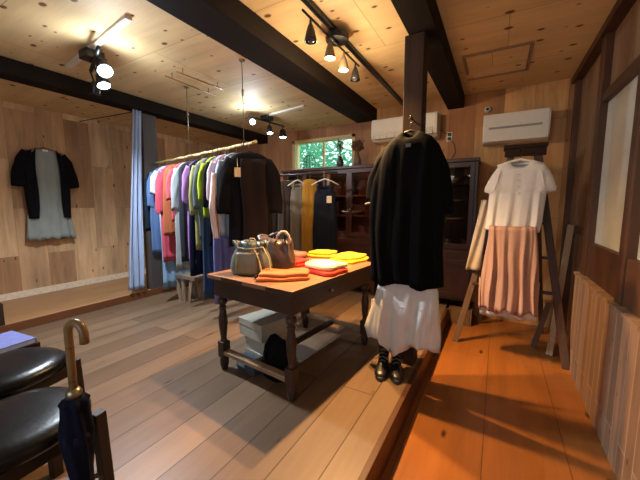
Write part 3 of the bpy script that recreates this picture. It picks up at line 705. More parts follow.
def pile(name, label, cat, px, py, w, d, h, rot, rgb, layers=2, z=TZ, seed=1, group='folded clothes on the table', trim=None):
    """a folded garment: soft stacked layers with rounded folds"""
    c = onz(px, py, z); t = thing(name, label, cat, (c.x, c.y, z), rot, group)
    mt = cloth('fabric_fold_'+'_'.join(map(str, rgb)), rgb)
    for l in range(layers):
        hh = h/layers; z0 = l*hh+.001; n = 48; rings = []
        sx = (w/2)*(1-.07*l); sy = (d/2)*(1-.06*l); ox, oy = .012*math.sin(seed*3+l*2), .012*math.cos(seed*5+l)
        for zz, k in ((0, .90), (hh*.12, .985), (hh*.5, 1.0), (hh*.85, .975), (hh*.985, .88), (hh*1.02, .55), (hh*1.0, .2)):
            r = []
            for q in range(n):
                a = 2*PI*q/n; c_, s_ = math.cos(a), math.sin(a)
                x = sx*k*math.copysign(abs(c_)**.38, c_); y = sy*k*math.copysign(abs(s_)**.38, s_)
                x += .010*math.sin(y*30+seed+l)*(1 if k > .8 else .3); y += .008*math.sin(x*26+seed*2+l)
                r.append(Vector((x+ox, y+oy, z0+zz+(.004*math.sin(x*34+seed)*math.cos(y*22) if zz > hh*.6 else 0))))
            rings.append(r)
        MB().loft(rings, True, True).build('fold_layer', mt, t, smooth=True)
    if trim:
        MB().tube([(-w*.46, -d*.49, h*.3), (-w*.2, -d*.51, h*.28), (w*.1, -d*.51, h*.3)], .009).build('rolled_hem', cloth('fabric_fold_trim', trim), t, smooth=True)
    return t
pile('sweater', 'orange-brown folded sweater at the near edge of the table in front of the bags', 'sweater', 283, 278.5, .20, .36, .05, -.95, (186, 104, 58), 2, seed=1, trim=(40, 34, 34))
pile('sweater', 'mauve folded knit behind the red one beside the brown bag on the table', 'sweater', 296, 257, .22, .20, .05, -.1, (150, 104, 92), 1, seed=2)
pile('sweater', 'bright red folded sweater beside the brown leather bag on the table', 'sweater', 297, 264.5, .22, .20, .045, -.3, (222, 44, 30), 2, seed=3)
pile('shirt', 'coral red folded shirt under the cream one on the table', 'shirt', 325, 272, .30, .26, .035, -.2, (226, 70, 52), 1, seed=4)
pile('shirt', 'cream folded shirt lying on the coral red one on the table', 'shirt', 323, 267, .28, .24, .035, -.16, (240, 222, 170), 1, z=TZ+.037, seed=5)
pile('sweater', 'mustard yellow folded sweater at the far edge of the table nearer the bags', 'sweater', 322, 256, .26, .24, .05, .1, (222, 190, 50), 2, seed=6)
pile('sweater', 'mustard yellow folded sweater at the far right corner of the table', 'sweater', 350, 260, .28, .34, .05, -.15, (226, 192, 44), 2, seed=7)
# ------------------------------------------------------------------ bags
def bag_grey():
    c = onz(246, 275, TZ); t = thing('handbag', 'grey-green leather drawstring bag standing at the left end of the table', 'handbag', (c.x, c.y+.06, TZ), .35, 'leather bags on the table')
    mt = plain('grey_green_leather', (102, 108, 104), .42, noise=.1)
    rings = []
    for z, hw, hd, ru in ((0.001, .135, .075, 0), (.01, .15, .085, 0), (.06, .155, .09, .001), (.13, .14, .085, .003), (.18, .115, .06, .007), (.205, .12, .045, .012), (.24, .135, .05, .014), (.236, .125, .042, .012), (.18, .10, .04, .004), (.06, .13, .07, 0)):
        rings.append([Vector((hw*math.copysign(abs(math.cos(a))**.7, math.cos(a)), hd*math.copysign(abs(math.sin(a))**.8, math.sin(a))+ru*math.sin(a*9), z+ru*.5*math.cos(a*7))) for a in [2*PI*k/56 for k in range(56)]])
    MB().loft(rings, True, True).build('bag_body', mt, t, smooth=True)
    MB().grid(lambda u, v: Vector((-.085+.17*u, -.088-.004*math.sin(u*PI)+.014*max(0, v-.5)*2, .012+.155*v)), 8, 8).build('front_panel', plain('olive_leather', (122, 106, 70), .45), t, smooth=True, solid=.004)
    st = plain('pale_strap_leather', (158, 140, 104), .5)
    MB().tube([(-.08, -.055, .20), (-.02, -.066, .19), (.05, -.066, .195), (.11, -.05, .205), (.16, -.07, .12), (.18, -.10, .05), (.19, -.14, .012), (.22, -.15, .010), (.23, -.12, .010)], .006, 8).tube([(.05, -.066, .195), (.09, -.085, .12), (.12, -.12, .05), (.14, -.15, .010), (.18, -.17, .009)], .006, 8).build('drawstring', st, t, smooth=True)
    MB().tube([(-.02, .0, .225), (0, -.01, .262), (.03, -.01, .262), (.05, 0, .225)], .005, 8).build('handle', st, t, smooth=True)
bag_grey()
def bag_brown():
    c = onz(271, 270, TZ); t = thing('handbag', 'slouchy dark brown leather bag between the grey-green bag and the red sweater on the table', 'handbag', (c.x+.0, c.y+.07, TZ), .30, 'leather bags on the table')
    mt = plain('brown_leather', (78, 62, 58), .36, noise=.15)
    rings = []
    for z, hw, hd, ru, ox in ((0.001, .11, .07, 0, .02), (.012, .13, .085, 0, .02), (.07, .14, .095, .004, .015), (.14, .135, .085, .008, 0), (.20, .14, .06, .01, -.01), (.24, .13, .045, .012, -.02), (.235, .12, .035, .01, -.02), (.15, .10, .05, .004, 0)):
        rings.append([Vector((ox+hw*math.copysign(abs(math.cos(a))**.75, math.cos(a))+ru*math.sin(a*6), hd*math.copysign(abs(math.sin(a))**.85, math.sin(a))+ru*math.sin(a*8+z*20), z+ru*math.sin(a*3+1)+(.03*max(0, -math.cos(a)) if z > .19 else 0))) for a in [2*PI*k/56 for k in range(56)]])
    MB().loft(rings, True, True).build('bag_body', mt, t, smooth=True)
    MB().tube([(.02, -.045, .225), (.03, -.05, .27), (.06, -.045, .30), (.095, -.04, .30), (.12, -.04, .27), (.125, -.045, .21)], .009, 8).build('handle', plain('pale_handle', (168, 158, 150), .4), t, smooth=True)
    MB().tube([(-.10, .03, .23), (-.06, .02, .26), (0, .02, .285), (.06, .02, .29), (.10, .02, .24)], .008, 8).build('handle', mt, t, smooth=True)
bag_brown()
# ------------------------------------------------------------------ under the table
def crate_box(name, label, px, py, w, d, h, rot, z, mat, group, lid=True):
    c = onz(px, py, z) if z == 0 else Vector((px, py, z)); t = thing(name, label, 'box', (c.x, c.y, z), rot, group)
    MB().box(-w/2, -d/2, .0005, w/2, d/2, h-.0005 if not lid else h*.62).build('box_body', mat, t, bevel=.003)
    if lid: MB().box(-w/2-.004, -d/2-.004, h*.62+.0005, w/2+.004, d/2+.004, h-.0005).build('lid', mat, t, bevel=.003)
    return t
gb = plain('grey_card', (160, 156, 142), .7, noise=.04); gb2 = plain('grey_card_light', (172, 168, 154), .7, noise=.04)
ux, uy = onz(262, 366).x-.04, onz(262, 366).y+.16
BG = 'boxes under the table'
c1 = crate_box('cardboard_box', 'lowest grey box of the stack under the table', 0, 0, .25, .33, .10, TR-.1, .0, gb2, BG, False); c1.location = (ux, uy, 0)
c2 = crate_box('cardboard_box', 'second grey box up in the stack under the table', ux+.0, uy, .24, .32, .11, TR-.08, .10, gb2, BG)
c3 = crate_box('cardboard_box', 'topmost and widest grey box of the stack under the table', ux-.02, uy, .30, .36, .14, TR-.12, .21, gb, BG)
t = thing('device', 'small dark blue-grey device standing on the floor before the grey boxes under the table', 'device', (ux-.0, uy-.25, 0), TR-.1)
MB().box(-.11, -.05, 0, .11, .05, .10).build('casing', plain('blue_grey_plastic', (60, 78, 92), .4), t, bevel=.012)
MB().box(-.085, -.054, .035, .0, -.051, .075).build('label_plate', plain('pale_blue_label', (150, 180, 196), .5), t)
t = thing('tote_bag', 'slumped black cloth bag beside the grey boxes under the table', 'bag', (ux+.235, uy-.22, 0), TR)
rings = []
for z, hw, hd in ((.001, .10, .07), (.02, .115, .085), (.12, .115, .085), (.22, .10, .075), (.285, .07, .05), (.305, .035, .02)):
    rings.append([Vector((hw*math.cos(a)*(1+.08*math.sin(a*3+z*20)), hd*math.sin(a)*(1+.06*math.sin(a*5+z*13)), z+.012*math.sin(a*2+z*9)*(z > .05))) for a in [2*PI*k/32 for k in range(32)]])
MB().loft(rings, True, True).build('bag_body', cloth('fabric_black_bag', (16, 17, 22)), t, smooth=True)
MB().tube([(-.03, -.03, .285), (-.05, -.06, .25), (-.04, -.085, .17), (0, -.09, .15), (.03, -.08, .20), (.03, -.03, .285)], .007, 8).build('strap', cloth('fabric_black_strap', (24, 25, 30)), t, smooth=True)

# stool / crate below the clothes
c = onz(186, 301, 0)
t = thing('stool', 'small low wooden stool with slanted slats below the hung clothes', 'stool', (c.x, c.y+.08, 0), grot+PI/2+.2)
MB().box(-.24, -.13, .305, .24, .13, .35).build('seat', wood('weathered_board', (120, 104, 88), (104, 90, 76), 'X', 'Y', 4, .5, .001, (60, 46, 36), .6, .25), t, bevel=.004)
for sx, tx in ((-.15, -.07), (-.02, .0), (.15, .09)):
    MB().bar((sx, -.10, .306), (tx, -.10, .0), .05, .022, (0, 1, 0)).build('leg', wood('weathered_leg', (146, 124, 100), (130, 110, 88), 'Z', 'X', 4, .5, .001, (60, 46, 36), .6, .25), t)
    MB().bar((sx, .10, .306), (tx, .10, .0), .05, .022, (0, 1, 0)).build('leg', MATS['weathered_leg'], t)
# ------------------------------------------------------------------ second clothes rack by the back
RY = 3.45; rz = 1.645
rk = thing('garment_rack', 'dark garment rack with wooden side frame standing before the glazed cabinet', 'clothes rack', (-2.25, RY, 0))
MB().tube([(-2.86, RY, rz), (-1.72, RY, rz)], .013, 10).build('rail', M['black'], rk, True, smooth=True)
for x in (-2.80, -1.90):
    MB().box(x-.018, RY+.10, .03, x+.018, RY+.136, rz+.02).box(x-.015, RY-.01, rz-.012, x+.015, RY+.10, rz+.018).box(x-.02, RY-.12, 0, x+.02, RY+.30, .03).build('side_frame', M['hang_wood'], rk, True, bevel=.003)
MB().box(-2.80, RY+.105, .20, -1.90, RY+.13, .23).build('base_rail', M['hang_wood'], rk, True)
G2 = 'clothes on the garment rack'
def rack_piece(px, nm, lab, cat, col, hempy, hw, sl, fl, yaw, hmat, seed, fa=.010, neck=.07, sh=.17, hd=.03, low=0.0, hh=None):
    x = ony(px, 175, RY).x; hem = -1.8
    for k in range(200):
        if proj((x, RY, rz-k*.008))[1] > hempy: hem = -k*.008; break
    garment(nm, lab, cat, (x, RY, rz), yaw, cloth('fabric_rack_%d' % seed, col), hem, hw, hd, fl, sl, .06, seed, G2, fa, .09, neck, sh, low=low, dip=.05 if low else 0)
    return hanger('hanger for the '+lab.split(' on ')[0].split(' at the')[0].split(' second')[0], (x, RY, rz), yaw, hmat, hh or sh*.97, .07, 'hangers on the garment rack', fat=.006)
FACE = .55
rack_piece(278, 'sweater', 'charcoal grey sweater at the left end of the garment rack', 'sweater', (74, 74, 78), 236, .18, .42, 1.0, FACE+.5, M['hang_dark'], 41)
rack_piece(288, 'dress', 'dark brown dress second from the left on the garment rack', 'dress', (72, 60, 54), 262, .15, 0, 1.05, FACE+.3, M['hang_white'], 42)
rack_piece(297.5, 'dress', 'grey-brown tank dress with a deep neckline on the garment rack', 'dress', (124, 116, 104), 262, .10, 0, 1.2, FACE+.1, M['hang_white'], 43, .010, .06, .085, low=.045, hh=.13)
rack_piece(310, 'dress', 'mustard yellow dress with sleeves on the garment rack', 'dress', (172, 124, 44), 262, .11, 0, 1.05, FACE, M['hang_white'], 44, .010, .05, .10)
rack_piece(325, 'dress', 'long navy dress with a pale paper tag at the right end of the garment rack', 'dress', (30, 34, 42), 262, .145, 0, 1.1, .38, M['hang_white'], 45, .010, .07, .13, low=.085, hh=.17)
x = ony(327, 175, RY).x
nav = [o for o in C.objects if o.get('label', '').startswith('long navy dress')][0]
MB().box(.03, -.070, -.37, .09, -.066, -.285).build('paper_tag', M.setdefault('tag', plain('pale_tag', (222, 196, 156), .7)), nav)

# ------------------------------------------------------------------ cabinets along the back
def cabinet(x0, x1, y0, y1, z1, label, mat, inside, doors, shelves, base_h=.10, mid=.78):
    t = thing('cabinet', label, 'cabinet', ((x0+x1)/2, (y0+y1)/2, 0))
    th = .03; m = MB()
    m.box(x0, y0+.02, base_h, x0+th, y1, z1-.04).box(x1-th, y0+.02, base_h, x1, y1, z1-.04).box(x0+th, y0+.02, base_h, x1-th, y1, base_h+th)
    m.box(x0+th, y0+.02, mid, x1-th, y1, mid+th)
    for lx in (x0+.01, x1-.06):
        m.box(lx, y0+.03, 0, lx+.05, y0+.08, base_h).box(lx, y1-.06, 0, lx+.05, y1-.01, base_h)
    m.build('carcass', mat, t, True)
    MB().box(x0-.015, y0-.01, z1-.04, x1+.015, y1, z1).build('top', mat, t, True, bevel=.006)
    MB().box(x0+th, y1-.015, base_h+th, x1-th, y1, z1-.04).build('back_panel', inside, t, True)
    for z in shelves: MB().box(x0+th, y0+.05, z-.011, x1-th, y1-.015, z+.011).build('shelf', inside, t, True)
    MB().box(x0+th, y0+.015, mid-.10, x1-th, y0+.035, mid).build('drawer_front', mat, t, True, bevel=.003)
    n = doors; w = (x1-x0-2*th)/n
    for k in range(n):
        a = x0+th+w*k; b = a+w; yy = y0+(.0 if k % 2 else .02)
        f = .045
        d = MB().box(a, yy, mid+th, a+f, yy+.02, z1-.045).box(b-f, yy, mid+th, b, yy+.02, z1-.045).box(a+f, yy, mid+th, b-f, yy+.02, mid+th+.06).box(a+f, yy, z1-.10, b-f, yy+.02, z1-.045).build('glass_door', mat, t, True, bevel=.002)
        MB().box(a+f, yy+.008, mid+th+.06, b-f, yy+.012, z1-.10).build('pane', M['cabglass'], d, True)
        MB().lathe([(.004, 0), (.010, -.004), (.010, -.010), (.004, -.014)], (b-f/2 if k % 2 == 0 else a+f/2, yy, (mid+z1)/2-.1), 10, (0, 1, 0)).build('knob', M['brass'], d, True, smooth=True)
        d = MB().box(a, yy, base_h+th, a+f, yy+.02, mid-.10).box(b-f, yy, base_h+th, b, yy+.02, mid-.10).box(a+f, yy, base_h+th, b-f, yy+.02, base_h+th+.06).box(a+f, yy, mid-.17, b-f, yy+.02, mid-.10).box(a+f, yy+.008, base_h+th+.06, b-f, yy+.014, mid-.17).build('door', mat, t, True, bevel=.002)
        MB().lathe([(.004, 0), (.010, -.004), (.010, -.010), (.004, -.014)], (b-f/2 if k % 2 == 0 else a+f/2, yy, mid-.20), 10, (0, 1, 0)).build('knob', M['brass'], d, True, smooth=True)
    return t
cabinet(-2.95, -1.42, 4.0, 4.36, 1.79, 'wide reddish wooden cabinet with glass doors below the strip window', M['cab'], M['cabin'], 4, (1.10, 1.38))
cabinet(-1.38, -.22, 4.0, 4.36, 1.785, 'dark wooden cabinet with glass doors behind the black tunic', M['cab2'], M['cab2'], 2, (1.05, 1.27, 1.50), .10, .70)
def dish(x, y, z, r, h, label, rgb=(232, 226, 210)):
    t = MB().lathe([(r*.45, 0), (r*.5, .004), (r*.8, h*.55), (r, h), (r*.96, h), (r*.75, h*.5), (r*.4, .008), (.001, .007)], (x, y, z), 24, cap=False).lathe([(.001, 0), (r*.45, 0)], (x, y, z), 24, cap=False)
    o = t.build('dish', plain('glazed_white_%d' % rgb[2], rgb, .25, noise=.03), smooth=True, origin=(x, y, z)); return tag(o, label, 'dish')
q = ony(352, 209, 4.17)
dish(q.x, 4.17, 1.111, .17, .055, 'wide white dish on the middle shelf of the reddish cabinet')
q = ony(452, 185, 4.17)
dish(q.x, 4.17, 1.512, .09, .06, 'white bowl on the top shelf of the dark cabinet')
q = ony(455, 208, 4.17)
dish(q.x, 4.17, 1.282, .12, .03, 'flat white plate on the middle shelf of the dark cabinet')
q = ony(454, 227, 4.17)
dish(q.x, 4.17, 1.062, .12, .03, 'flat cream plate on the lower shelf of the dark cabinet', (232, 216, 180))
q = ony(322, 210, 4.17)
for k, (dx, hgt, col) in enumerate(((0, .20, (70, 50, 52)), (.05, .23, (44, 44, 58)), (.10, .19, (96, 70, 60)), (.45, .20, (60, 52, 60)))):
    X0 = -2.15+dx if k < 3 else -1.80
    lab = ['brown book at the left of the three books on the cabinet shelf', 'tall dark blue book in the middle of the three books on the cabinet shelf', 'reddish brown book at the right of the three books on the cabinet shelf', 'dark book standing alone on the upper shelf of the reddish cabinet'][k]
    zz = 1.111 if k < 3 else 1.391
    t = thing('book', lab, 'book', (X0, 4.2, zz), 0, 'books in the reddish cabinet')
    MB().box(-.02, -.075, 0, -.016, .07, hgt).box(.016, -.075, 0, .02, .07, hgt).box(-.02, -.079, 0, .02, -.075, hgt).build('cover', plain('book_%d' % k, col, .6), t)
    MB().box(-.016, -.075, .003, .016, .066, hgt-.004).build('pages', plain('paper', (224, 212, 186), .8), t)
# things on the cabinet top before the window
def top_at(px, Y=4.18): return ony(px, 168, Y).x
x = top_at(309.5)
t = thing('birdcage', 'small dark wire birdcage lantern on the cabinet before the strip window', 'birdcage', (x, 4.18, 1.79))
MB().lathe([(.10, 0), (.105, .006), (.105, .014), (.10, .018)], n=24).build('base', M['black'], t)
m = MB()
for k in range(12):
    a = 2*PI*k/12; m.tube([(.098*math.cos(a), .098*math.sin(a), .015)]+[(.098*math.cos(a)*math.cos(b), .098*math.sin(a)*math.cos(b), .12+.10*math.sin(b)) for b in [PI/2*j/6 for j in range(6)]]+[(0, 0, .221)], .0028, 5)
for z in (.07, .12): m.tube([(.098*math.cos(2*PI*k/24), .098*math.sin(2*PI*k/24), z) for k in range(24)], .0025, 5, True)
m.build('wire_dome', M['black'], t, smooth=True)
MB().tube([(0, 0, .218), (0, 0, .235)]+[(.016*math.sin(2*PI*k/10), 0, .25-.016*math.cos(2*PI*k/10)) for k in range(11)], .003, 6).build('ring', M['black'], t, smooth=True)
def dried(px, label, hgt, spread, n, rgb, vrgb, vr, Y=4.18, seed=3):
    rnd = random.Random(seed)
    x = top_at(px, Y); t = thing('vase', label, 'vase', (x, Y, 1.79 if x < -1.4 else 1.785))
    MB().lathe([(vr*.7, 0), (vr, .03), (vr*1.05, .09), (vr*.6, .14), (vr*.5, .165), (vr*.6, .175), (vr*.5, .172), (vr*.4, .14)], n=20, cap=False).lathe([(.001, 0), (vr*.7, 0)], n=20, cap=False).build('vase_body', plain('vase_%d' % px, vrgb, .3), t, smooth=True)
    st = MB(); fl = MB()
    for k in range(n):
        a = rnd.uniform(0, 2*PI); rr = spread*rnd.uniform(.2, 1); top = Vector((rr*math.cos(a), rr*.7*math.sin(a), .17+hgt*rnd.uniform(.55, 1)))
        st.tube([(0, 0, .10), (top.x*.35, top.y*.35, .17+hgt*.3), top], .0022, 5)
        for j in range(7):
            c = top+Vector((rnd.gauss(0, .014), rnd.gauss(0, .014), rnd.gauss(-.01, .018))); d = Vector((rnd.gauss(0, 1), rnd.gauss(0, 1), rnd.gauss(0, 1))).normalized(); e = d.orthogonal().normalized()*.009; d = d*.02
            fl.add([c-d, c+e, c+d, c-e], [(0, 1, 2, 3)])
    st.build('stems', plain('dry_stem', (110, 84, 60), .9), t, smooth=True)
    fl.build('dried_flowers', plain('dry_flower_%d' % px, rgb, .9, noise=.3), t)
dried(340, 'dark bottle vase with thin dried twigs before the strip window', .22, .07, 12, (104, 92, 70), (52, 50, 52), .05, seed=3)
dried(357.5, 'vase with a bushy bunch of dried brown flowers right of the strip window', .17, .075, 110, (104, 78, 62), (92, 76, 66), .05, seed=5)

# ------------------------------------------------------------------ air conditioners and small wall items
def aircon(x0, x1, z0, z1, yb, d, label, louvre):
    t = thing('air_conditioner', label, 'air conditioner', ((x0+x1)/2, yb+.002, z0))
    y = yb+.002; h = z1-z0
    prof = [(0, 0), (-d*.72, 0.0), (-d*.93, h*.12), (-d, h*.26), (-d, h*.86), (-d*.93, h*.98), (-d*.8, h), (0, h)]
    vs = [(x, y+p[0], z0+p[1]) for x in (x0, x1) for p in prof]; n = len(prof)
    MB().add(vs, [tuple(range(n-1, -1, -1)), tuple(range(n, 2*n))]+[(k, (k+1) % n, n+(k+1) % n, n+k) for k in range(n)]).build('casing', M['white'], t, True, bevel=.006)
    if louvre:
        # open outlet with slats under the front
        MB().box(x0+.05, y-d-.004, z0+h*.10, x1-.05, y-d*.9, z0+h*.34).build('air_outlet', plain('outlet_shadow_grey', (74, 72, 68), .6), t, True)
        for k in range(3): MB().bar((x0+.05, y-d-.006-.004*k, z0+h*(.14+.085*k)), (x1-.05, y-d-.006-.004*k, z0+h*(.14+.085*k)), .004, .03, (0, .3, 1)).build('louvre', M['white'], t, True)
        for k in range(7):
            xx = x0+.12+(x1-x0-.24)*k/6; MB().box(xx-.004, y-d-.012, z0+h*.11, xx+.004, y-d, z0+h*.33).build('vertical_vane', M['whitegrey'], t, True)
        MB().box(x0+.02, y-d-.004, z0+h*.40, x1-.02, y-d+.002, z0+h*.93).build('front_panel', M['white'], t, True, bevel=.004)
    else:
        MB().box(x0+.012, y-d-.006, z0+h*.03, x1-.012, y-d+.01, z0+h*.97).build('front_panel', M['white'], t, True, bevel=.006)
        MB().box(x0+.06, y-d-.010, z0+h*.45, x1-.07, y-d-.005, z0+h*.52).build('panel_groove', M['whitegrey'], t, True)
    return t
aircon(-1.545, -.70, 2.10, 2.39, YB2, .27, 'white air conditioner with an open louvre behind the centre post', True)
aircon(-.20, .435, 1.96, 2.28, YB2, .22, 'white flat-fronted air conditioner above the white blouse', False)
q = ony(487.5, 109, YB2-.05)
t = thing('sensor', 'small round white sensor with a dark eye above the right air conditioner', 'sensor', (q.x, YB2, q.z))
MB().lathe([(.03, .002), (.036, -.02), (.03, -.045), (.02, -.05)], n=20, axis=(0, 1, 0)).build('casing', M['white'], t, smooth=True)
MB().lathe([(.018, -.049), (.015, -.056), (.004, -.06)], n=16, axis=(0, 1, 0)).build('eye', M['blackp'], t, smooth=True)
q = ony(449.5, 137, YB2)
t = thing('power_outlet', 'white power outlet with plugged cables on the plywood wall above the dark cabinet', 'outlet', (q.x, YB2, q.z))
MB().box(-.035, -.012, -.06, .035, -.001, .06).build('plate', M['white'], t, bevel=.004)
MB().box(-.018, -.045, .01, .018, -.012, .045).build('plug', M['black'], t, bevel=.004)
MB().tube([(0, -.04, .02), (-.05, -.035, .05), (-.12, -.02, .10), (-.20, -.012, .09), (-.25, -.01, .12)], .004, 6).build('cable', M['black'], t, smooth=True)
MB().tube([(0, -.03, -.03), (.06, -.03, -.09), (.08, -.02, -.20), (.02, -.02, -.30), (-.10, -.02, -.26), (-.16, -.02, -.32)], .004, 6).build('cable', M['black'], t, smooth=True)
MB().box(-.018, -.045, -.045, .018, -.012, -.01).build('plug', M['black'], t, bevel=.004)

# ceiling fittings
t = thing('ceiling_rack', 'thin dark wooden double rail rack fixed under the ceiling left of the middle beam', 'ceiling rack', (-2.9, 2.4, CEIL))
for a, b in (((-2.99, 2.10), (-3.0, 2.74)), ((-2.80, 2.09), (-2.77, 2.66))):
    r_ = MB().tube([(a[0], a[1], 2.545), (b[0], b[1], 2.545)], .008, 8).build('rail', M['hang_wood'], t, True, smooth=True)
    for k in (.12, .86):
        MB().tube([(a[0]+(b[0]-a[0])*k, a[1]+(b[1]-a[1])*k, 2.545), (a[0]+(b[0]-a[0])*k, a[1]+(b[1]-a[1])*k, 2.60)], .005, 6).build('bracket', M['brass'], r_, True, smooth=True)
t = thing('ceiling_hatch', 'square plywood hatch panel with dark edge strips in the ceiling right of the post', 'hatch', (-.12, 3.6, CEIL))
MB().box(-.30, 3.28, 2.592, .16, 3.84, 2.599).build('panel', M['ceil'], t, True)
hs = plain('hatch_strip', (150, 124, 92), .6)
for (x0, y0, x1, y1) in ((-.36, 3.25, .19, 3.275), (.165, 3.275, .19, 3.85), (-.36, 3.85, .19, 3.875), (-.36, 3.275, -.335, 3.70)): MB().box(x0, y0, 2.585, x1, y1, 2.599).build('edge_strip', hs, t, True)

# ------------------------------------------------------------------ step ladder with the white blouse and the pink skirt
LZ = LOW; LYF = 3.42
fl_, fr_ = onz(455, 341, LZ), onz(566, 369, LZ)
tl_, tr_ = Vector((.10, 3.72, 1.80)), Vector((.30, 3.70, 1.80))
lw = wood('ladder_wood', (112, 88, 70), (98, 76, 60), 'Z', 'X', 4, .5, .001, (50, 36, 28), .6, .25)
lw2 = wood('ladder_wood_dark', (80, 58, 44), (70, 50, 38), 'Z', 'X', 4, .5, .001, (50, 36, 28), .6, .25)
ld = thing('step_ladder', 'old wooden step ladder standing open behind the white blouse and pink skirt', 'ladder', (.15, 3.7, LZ))
MB().bar(fl_, tl_, .028, .055, (1, 0, 0)).build('front_rail', lw, ld, True, bevel=.003)
MB().bar(fr_, tr_, .06, .04, (0, 1, 0)).build('front_rail', lw2, ld, True, bevel=.003)
for k in range(2, 6):
    u = k/6.3; a = fl_.lerp(tl_, u); b = fr_.lerp(tr_, u)
    MB().bar(a, b, .05, .022, (0, 0, 1)).build('step', lw2, ld, True)
bl_, br_ = Vector((-.12, 4.14, LZ)), Vector((.50, 4.14, LZ))
for a, b in ((bl_, tl_+Vector((0, .06, 0))), (br_, tr_+Vector((0, .07, 0)))): MB().bar(a, b, .03, .045, (1, 0, 0)).build('rear_rail', lw2, ld, True, bevel=.003)
MB().bar(bl_.lerp(tl_, .3), br_.lerp(tr_, .3), .03, .02).build('brace', lw2, ld, True)
MB().box(.02, 3.64, 1.80, .38, 3.84, 1.835).box(.03, 3.655, 1.72, .37, 3.675, 1.80).build('top_plate', M['post'], ld, True, bevel=.004)
BY = 3.40
bl = thing('blouse', 'short-sleeved white cotton blouse hanging above the pink skirt on the step ladder', 'blouse', tuple(ony(521, 153, BY)))
kb_ = cloth('fabric_white_cotton', (228, 222, 212), noise=.03)
brows = [(161.5, 511, 530, .55, 0), (162.5, 505, 535, .7, 0), (165.5, 498.5, 545, .85, .001), (172, 493.5, 550, .95, .002), (180, 488.5, 554, 1, .003), (187.5, 485, 556.5, 1, .004), (191.5, 484.5, 556, .95, .004), (192.6, 487.5, 549, .9, .004), (194, 489.5, 546.5, .95, .005), (205, 488, 545, 1, .008), (220, 486, 543, 1.05, .010), (231, 484, 540, 1.1, .012)]
m = body(MB(), smooth_rings(from_px(brows, BY, .062), 20), 7, .12, 96, dip=.06)
m.build('body', kb_, bl, True, smooth=True)
for pts_ in (((500, 171), (497.5, 182), (494, 190.5)), ((541, 170), (543.5, 180), (545.5, 190))):
    MB().tube([ony(x, y, BY-.058) for x, y in pts_], .004, 6).build('armhole_seam', kb_, bl, True, smooth=True)
nc = ony(520, 163, BY); 
MB().tube([nc+Vector((.088*math.cos(a), -.035*math.sin(a), .012-.06*max(0, math.sin(a))**1.4)) for a in [2*PI*k/28 for k in range(28)]], .005, 6, True).build('neckline', cloth('fabric_white_edge', (206, 200, 190)), bl, True, smooth=True)
p0, p1 = ony(518.5, 172, BY-.068), ony(517.5, 197, BY-.070)
for k in range(4):
    pk = p0.lerp(p1, (k+.3)/4); MB().lathe([(.006, .006), (.007, 0), (.006, -.003)], pk, 12, (0, 1, 0)).build('button', kb_, bl, True, smooth=True)
q = ony(521, 151, BY+.0)
hanger('white hanger under the ladder top carrying the white blouse', (q.x, BY, q.z), 0, M['hang_white'], .18, .05, fat=.009, hook_mat=M['black'])
MB().tube([(q.x, 3.66, q.z+.016), (q.x, 3.40, q.z+.016), (q.x, 3.39, q.z+.03)], .005, 6).build('peg', M['black'], ld, True, smooth=True)
KY = 3.31
skp = thing('skirt', 'long dusty pink skirt with a white underskirt hem below the white blouse', 'skirt', tuple(ony(513, 235, KY)))
kp = cloth('fabric_dusty_pink', (178, 140, 122), noise=.05)
body(MB(), smooth_rings(from_px([(226, 489, 537, .75, .004), (240, 487.5, 538, .85, .010), (270, 483, 538.5, 1, .018), (297, 478, 539, 1.1, .024), (311, 476.5, 539, 1.1, .026)], KY, .068), 14), 8, .085, 110, inner=.3).build('skirt_body', kp, skp, True, smooth=True)
body(MB(), smooth_rings(from_px([(300, 480, 536, .55, .006), (317, 478.5, 537, .7, .010)], KY, .06), 4), 9, .11, 80, inner=.15).build('underskirt', cloth('fabric_white_under', (216, 206, 190)), skp, True, smooth=True)
def cream_pt(u, v):
    p = ony(486-13*v+.0, 200+70*v, 3.50); w = .035+.035*v
    return p+Vector(((u-.5)*w*2, .012*math.sin(u*9+v*5), 0))
o = MB().grid(cream_pt, 12, 24).build('scarf', cloth('fabric_cream_scarf', (206, 190, 166)), smooth=True, solid=.008)
tag(o, 'long narrow cream scarf hanging at the left rail of the step ladder', 'scarf')
# leaning plank and sticks
a, b = onz(549, 355, LZ+.002), onx(571, 225, RX+.10); a.x = .50
pa = onz(549, 355, LZ+.003); pb = ony(571, 225, 3.78)
o = MB().bar(pa, pb, .05, .022, (0, 1, 0)).build('plank', wood('pale_plank', (196, 168, 130), (182, 154, 116), 'Z', 'X', 4, .5, .001, (60, 46, 36), .6, .2), bevel=.002)
tag(o, 'narrow pale wooden plank leaning in the corner right of the pink skirt', 'plank')
pa = onz(533, 347, LZ+.01); pb = ony(549, 303, 3.66)
o = MB().bar(pa, pb, .045, .03, (0, 1, 0)).build('stick', wood('grey_stick', (104, 88, 72), (92, 76, 62), 'Z', 'X', 4, .5, .001, (60, 46, 36), .7, .25), bevel=.003)
tag(o, 'short grey wooden stick leaning against the foot of the step ladder', 'stick')

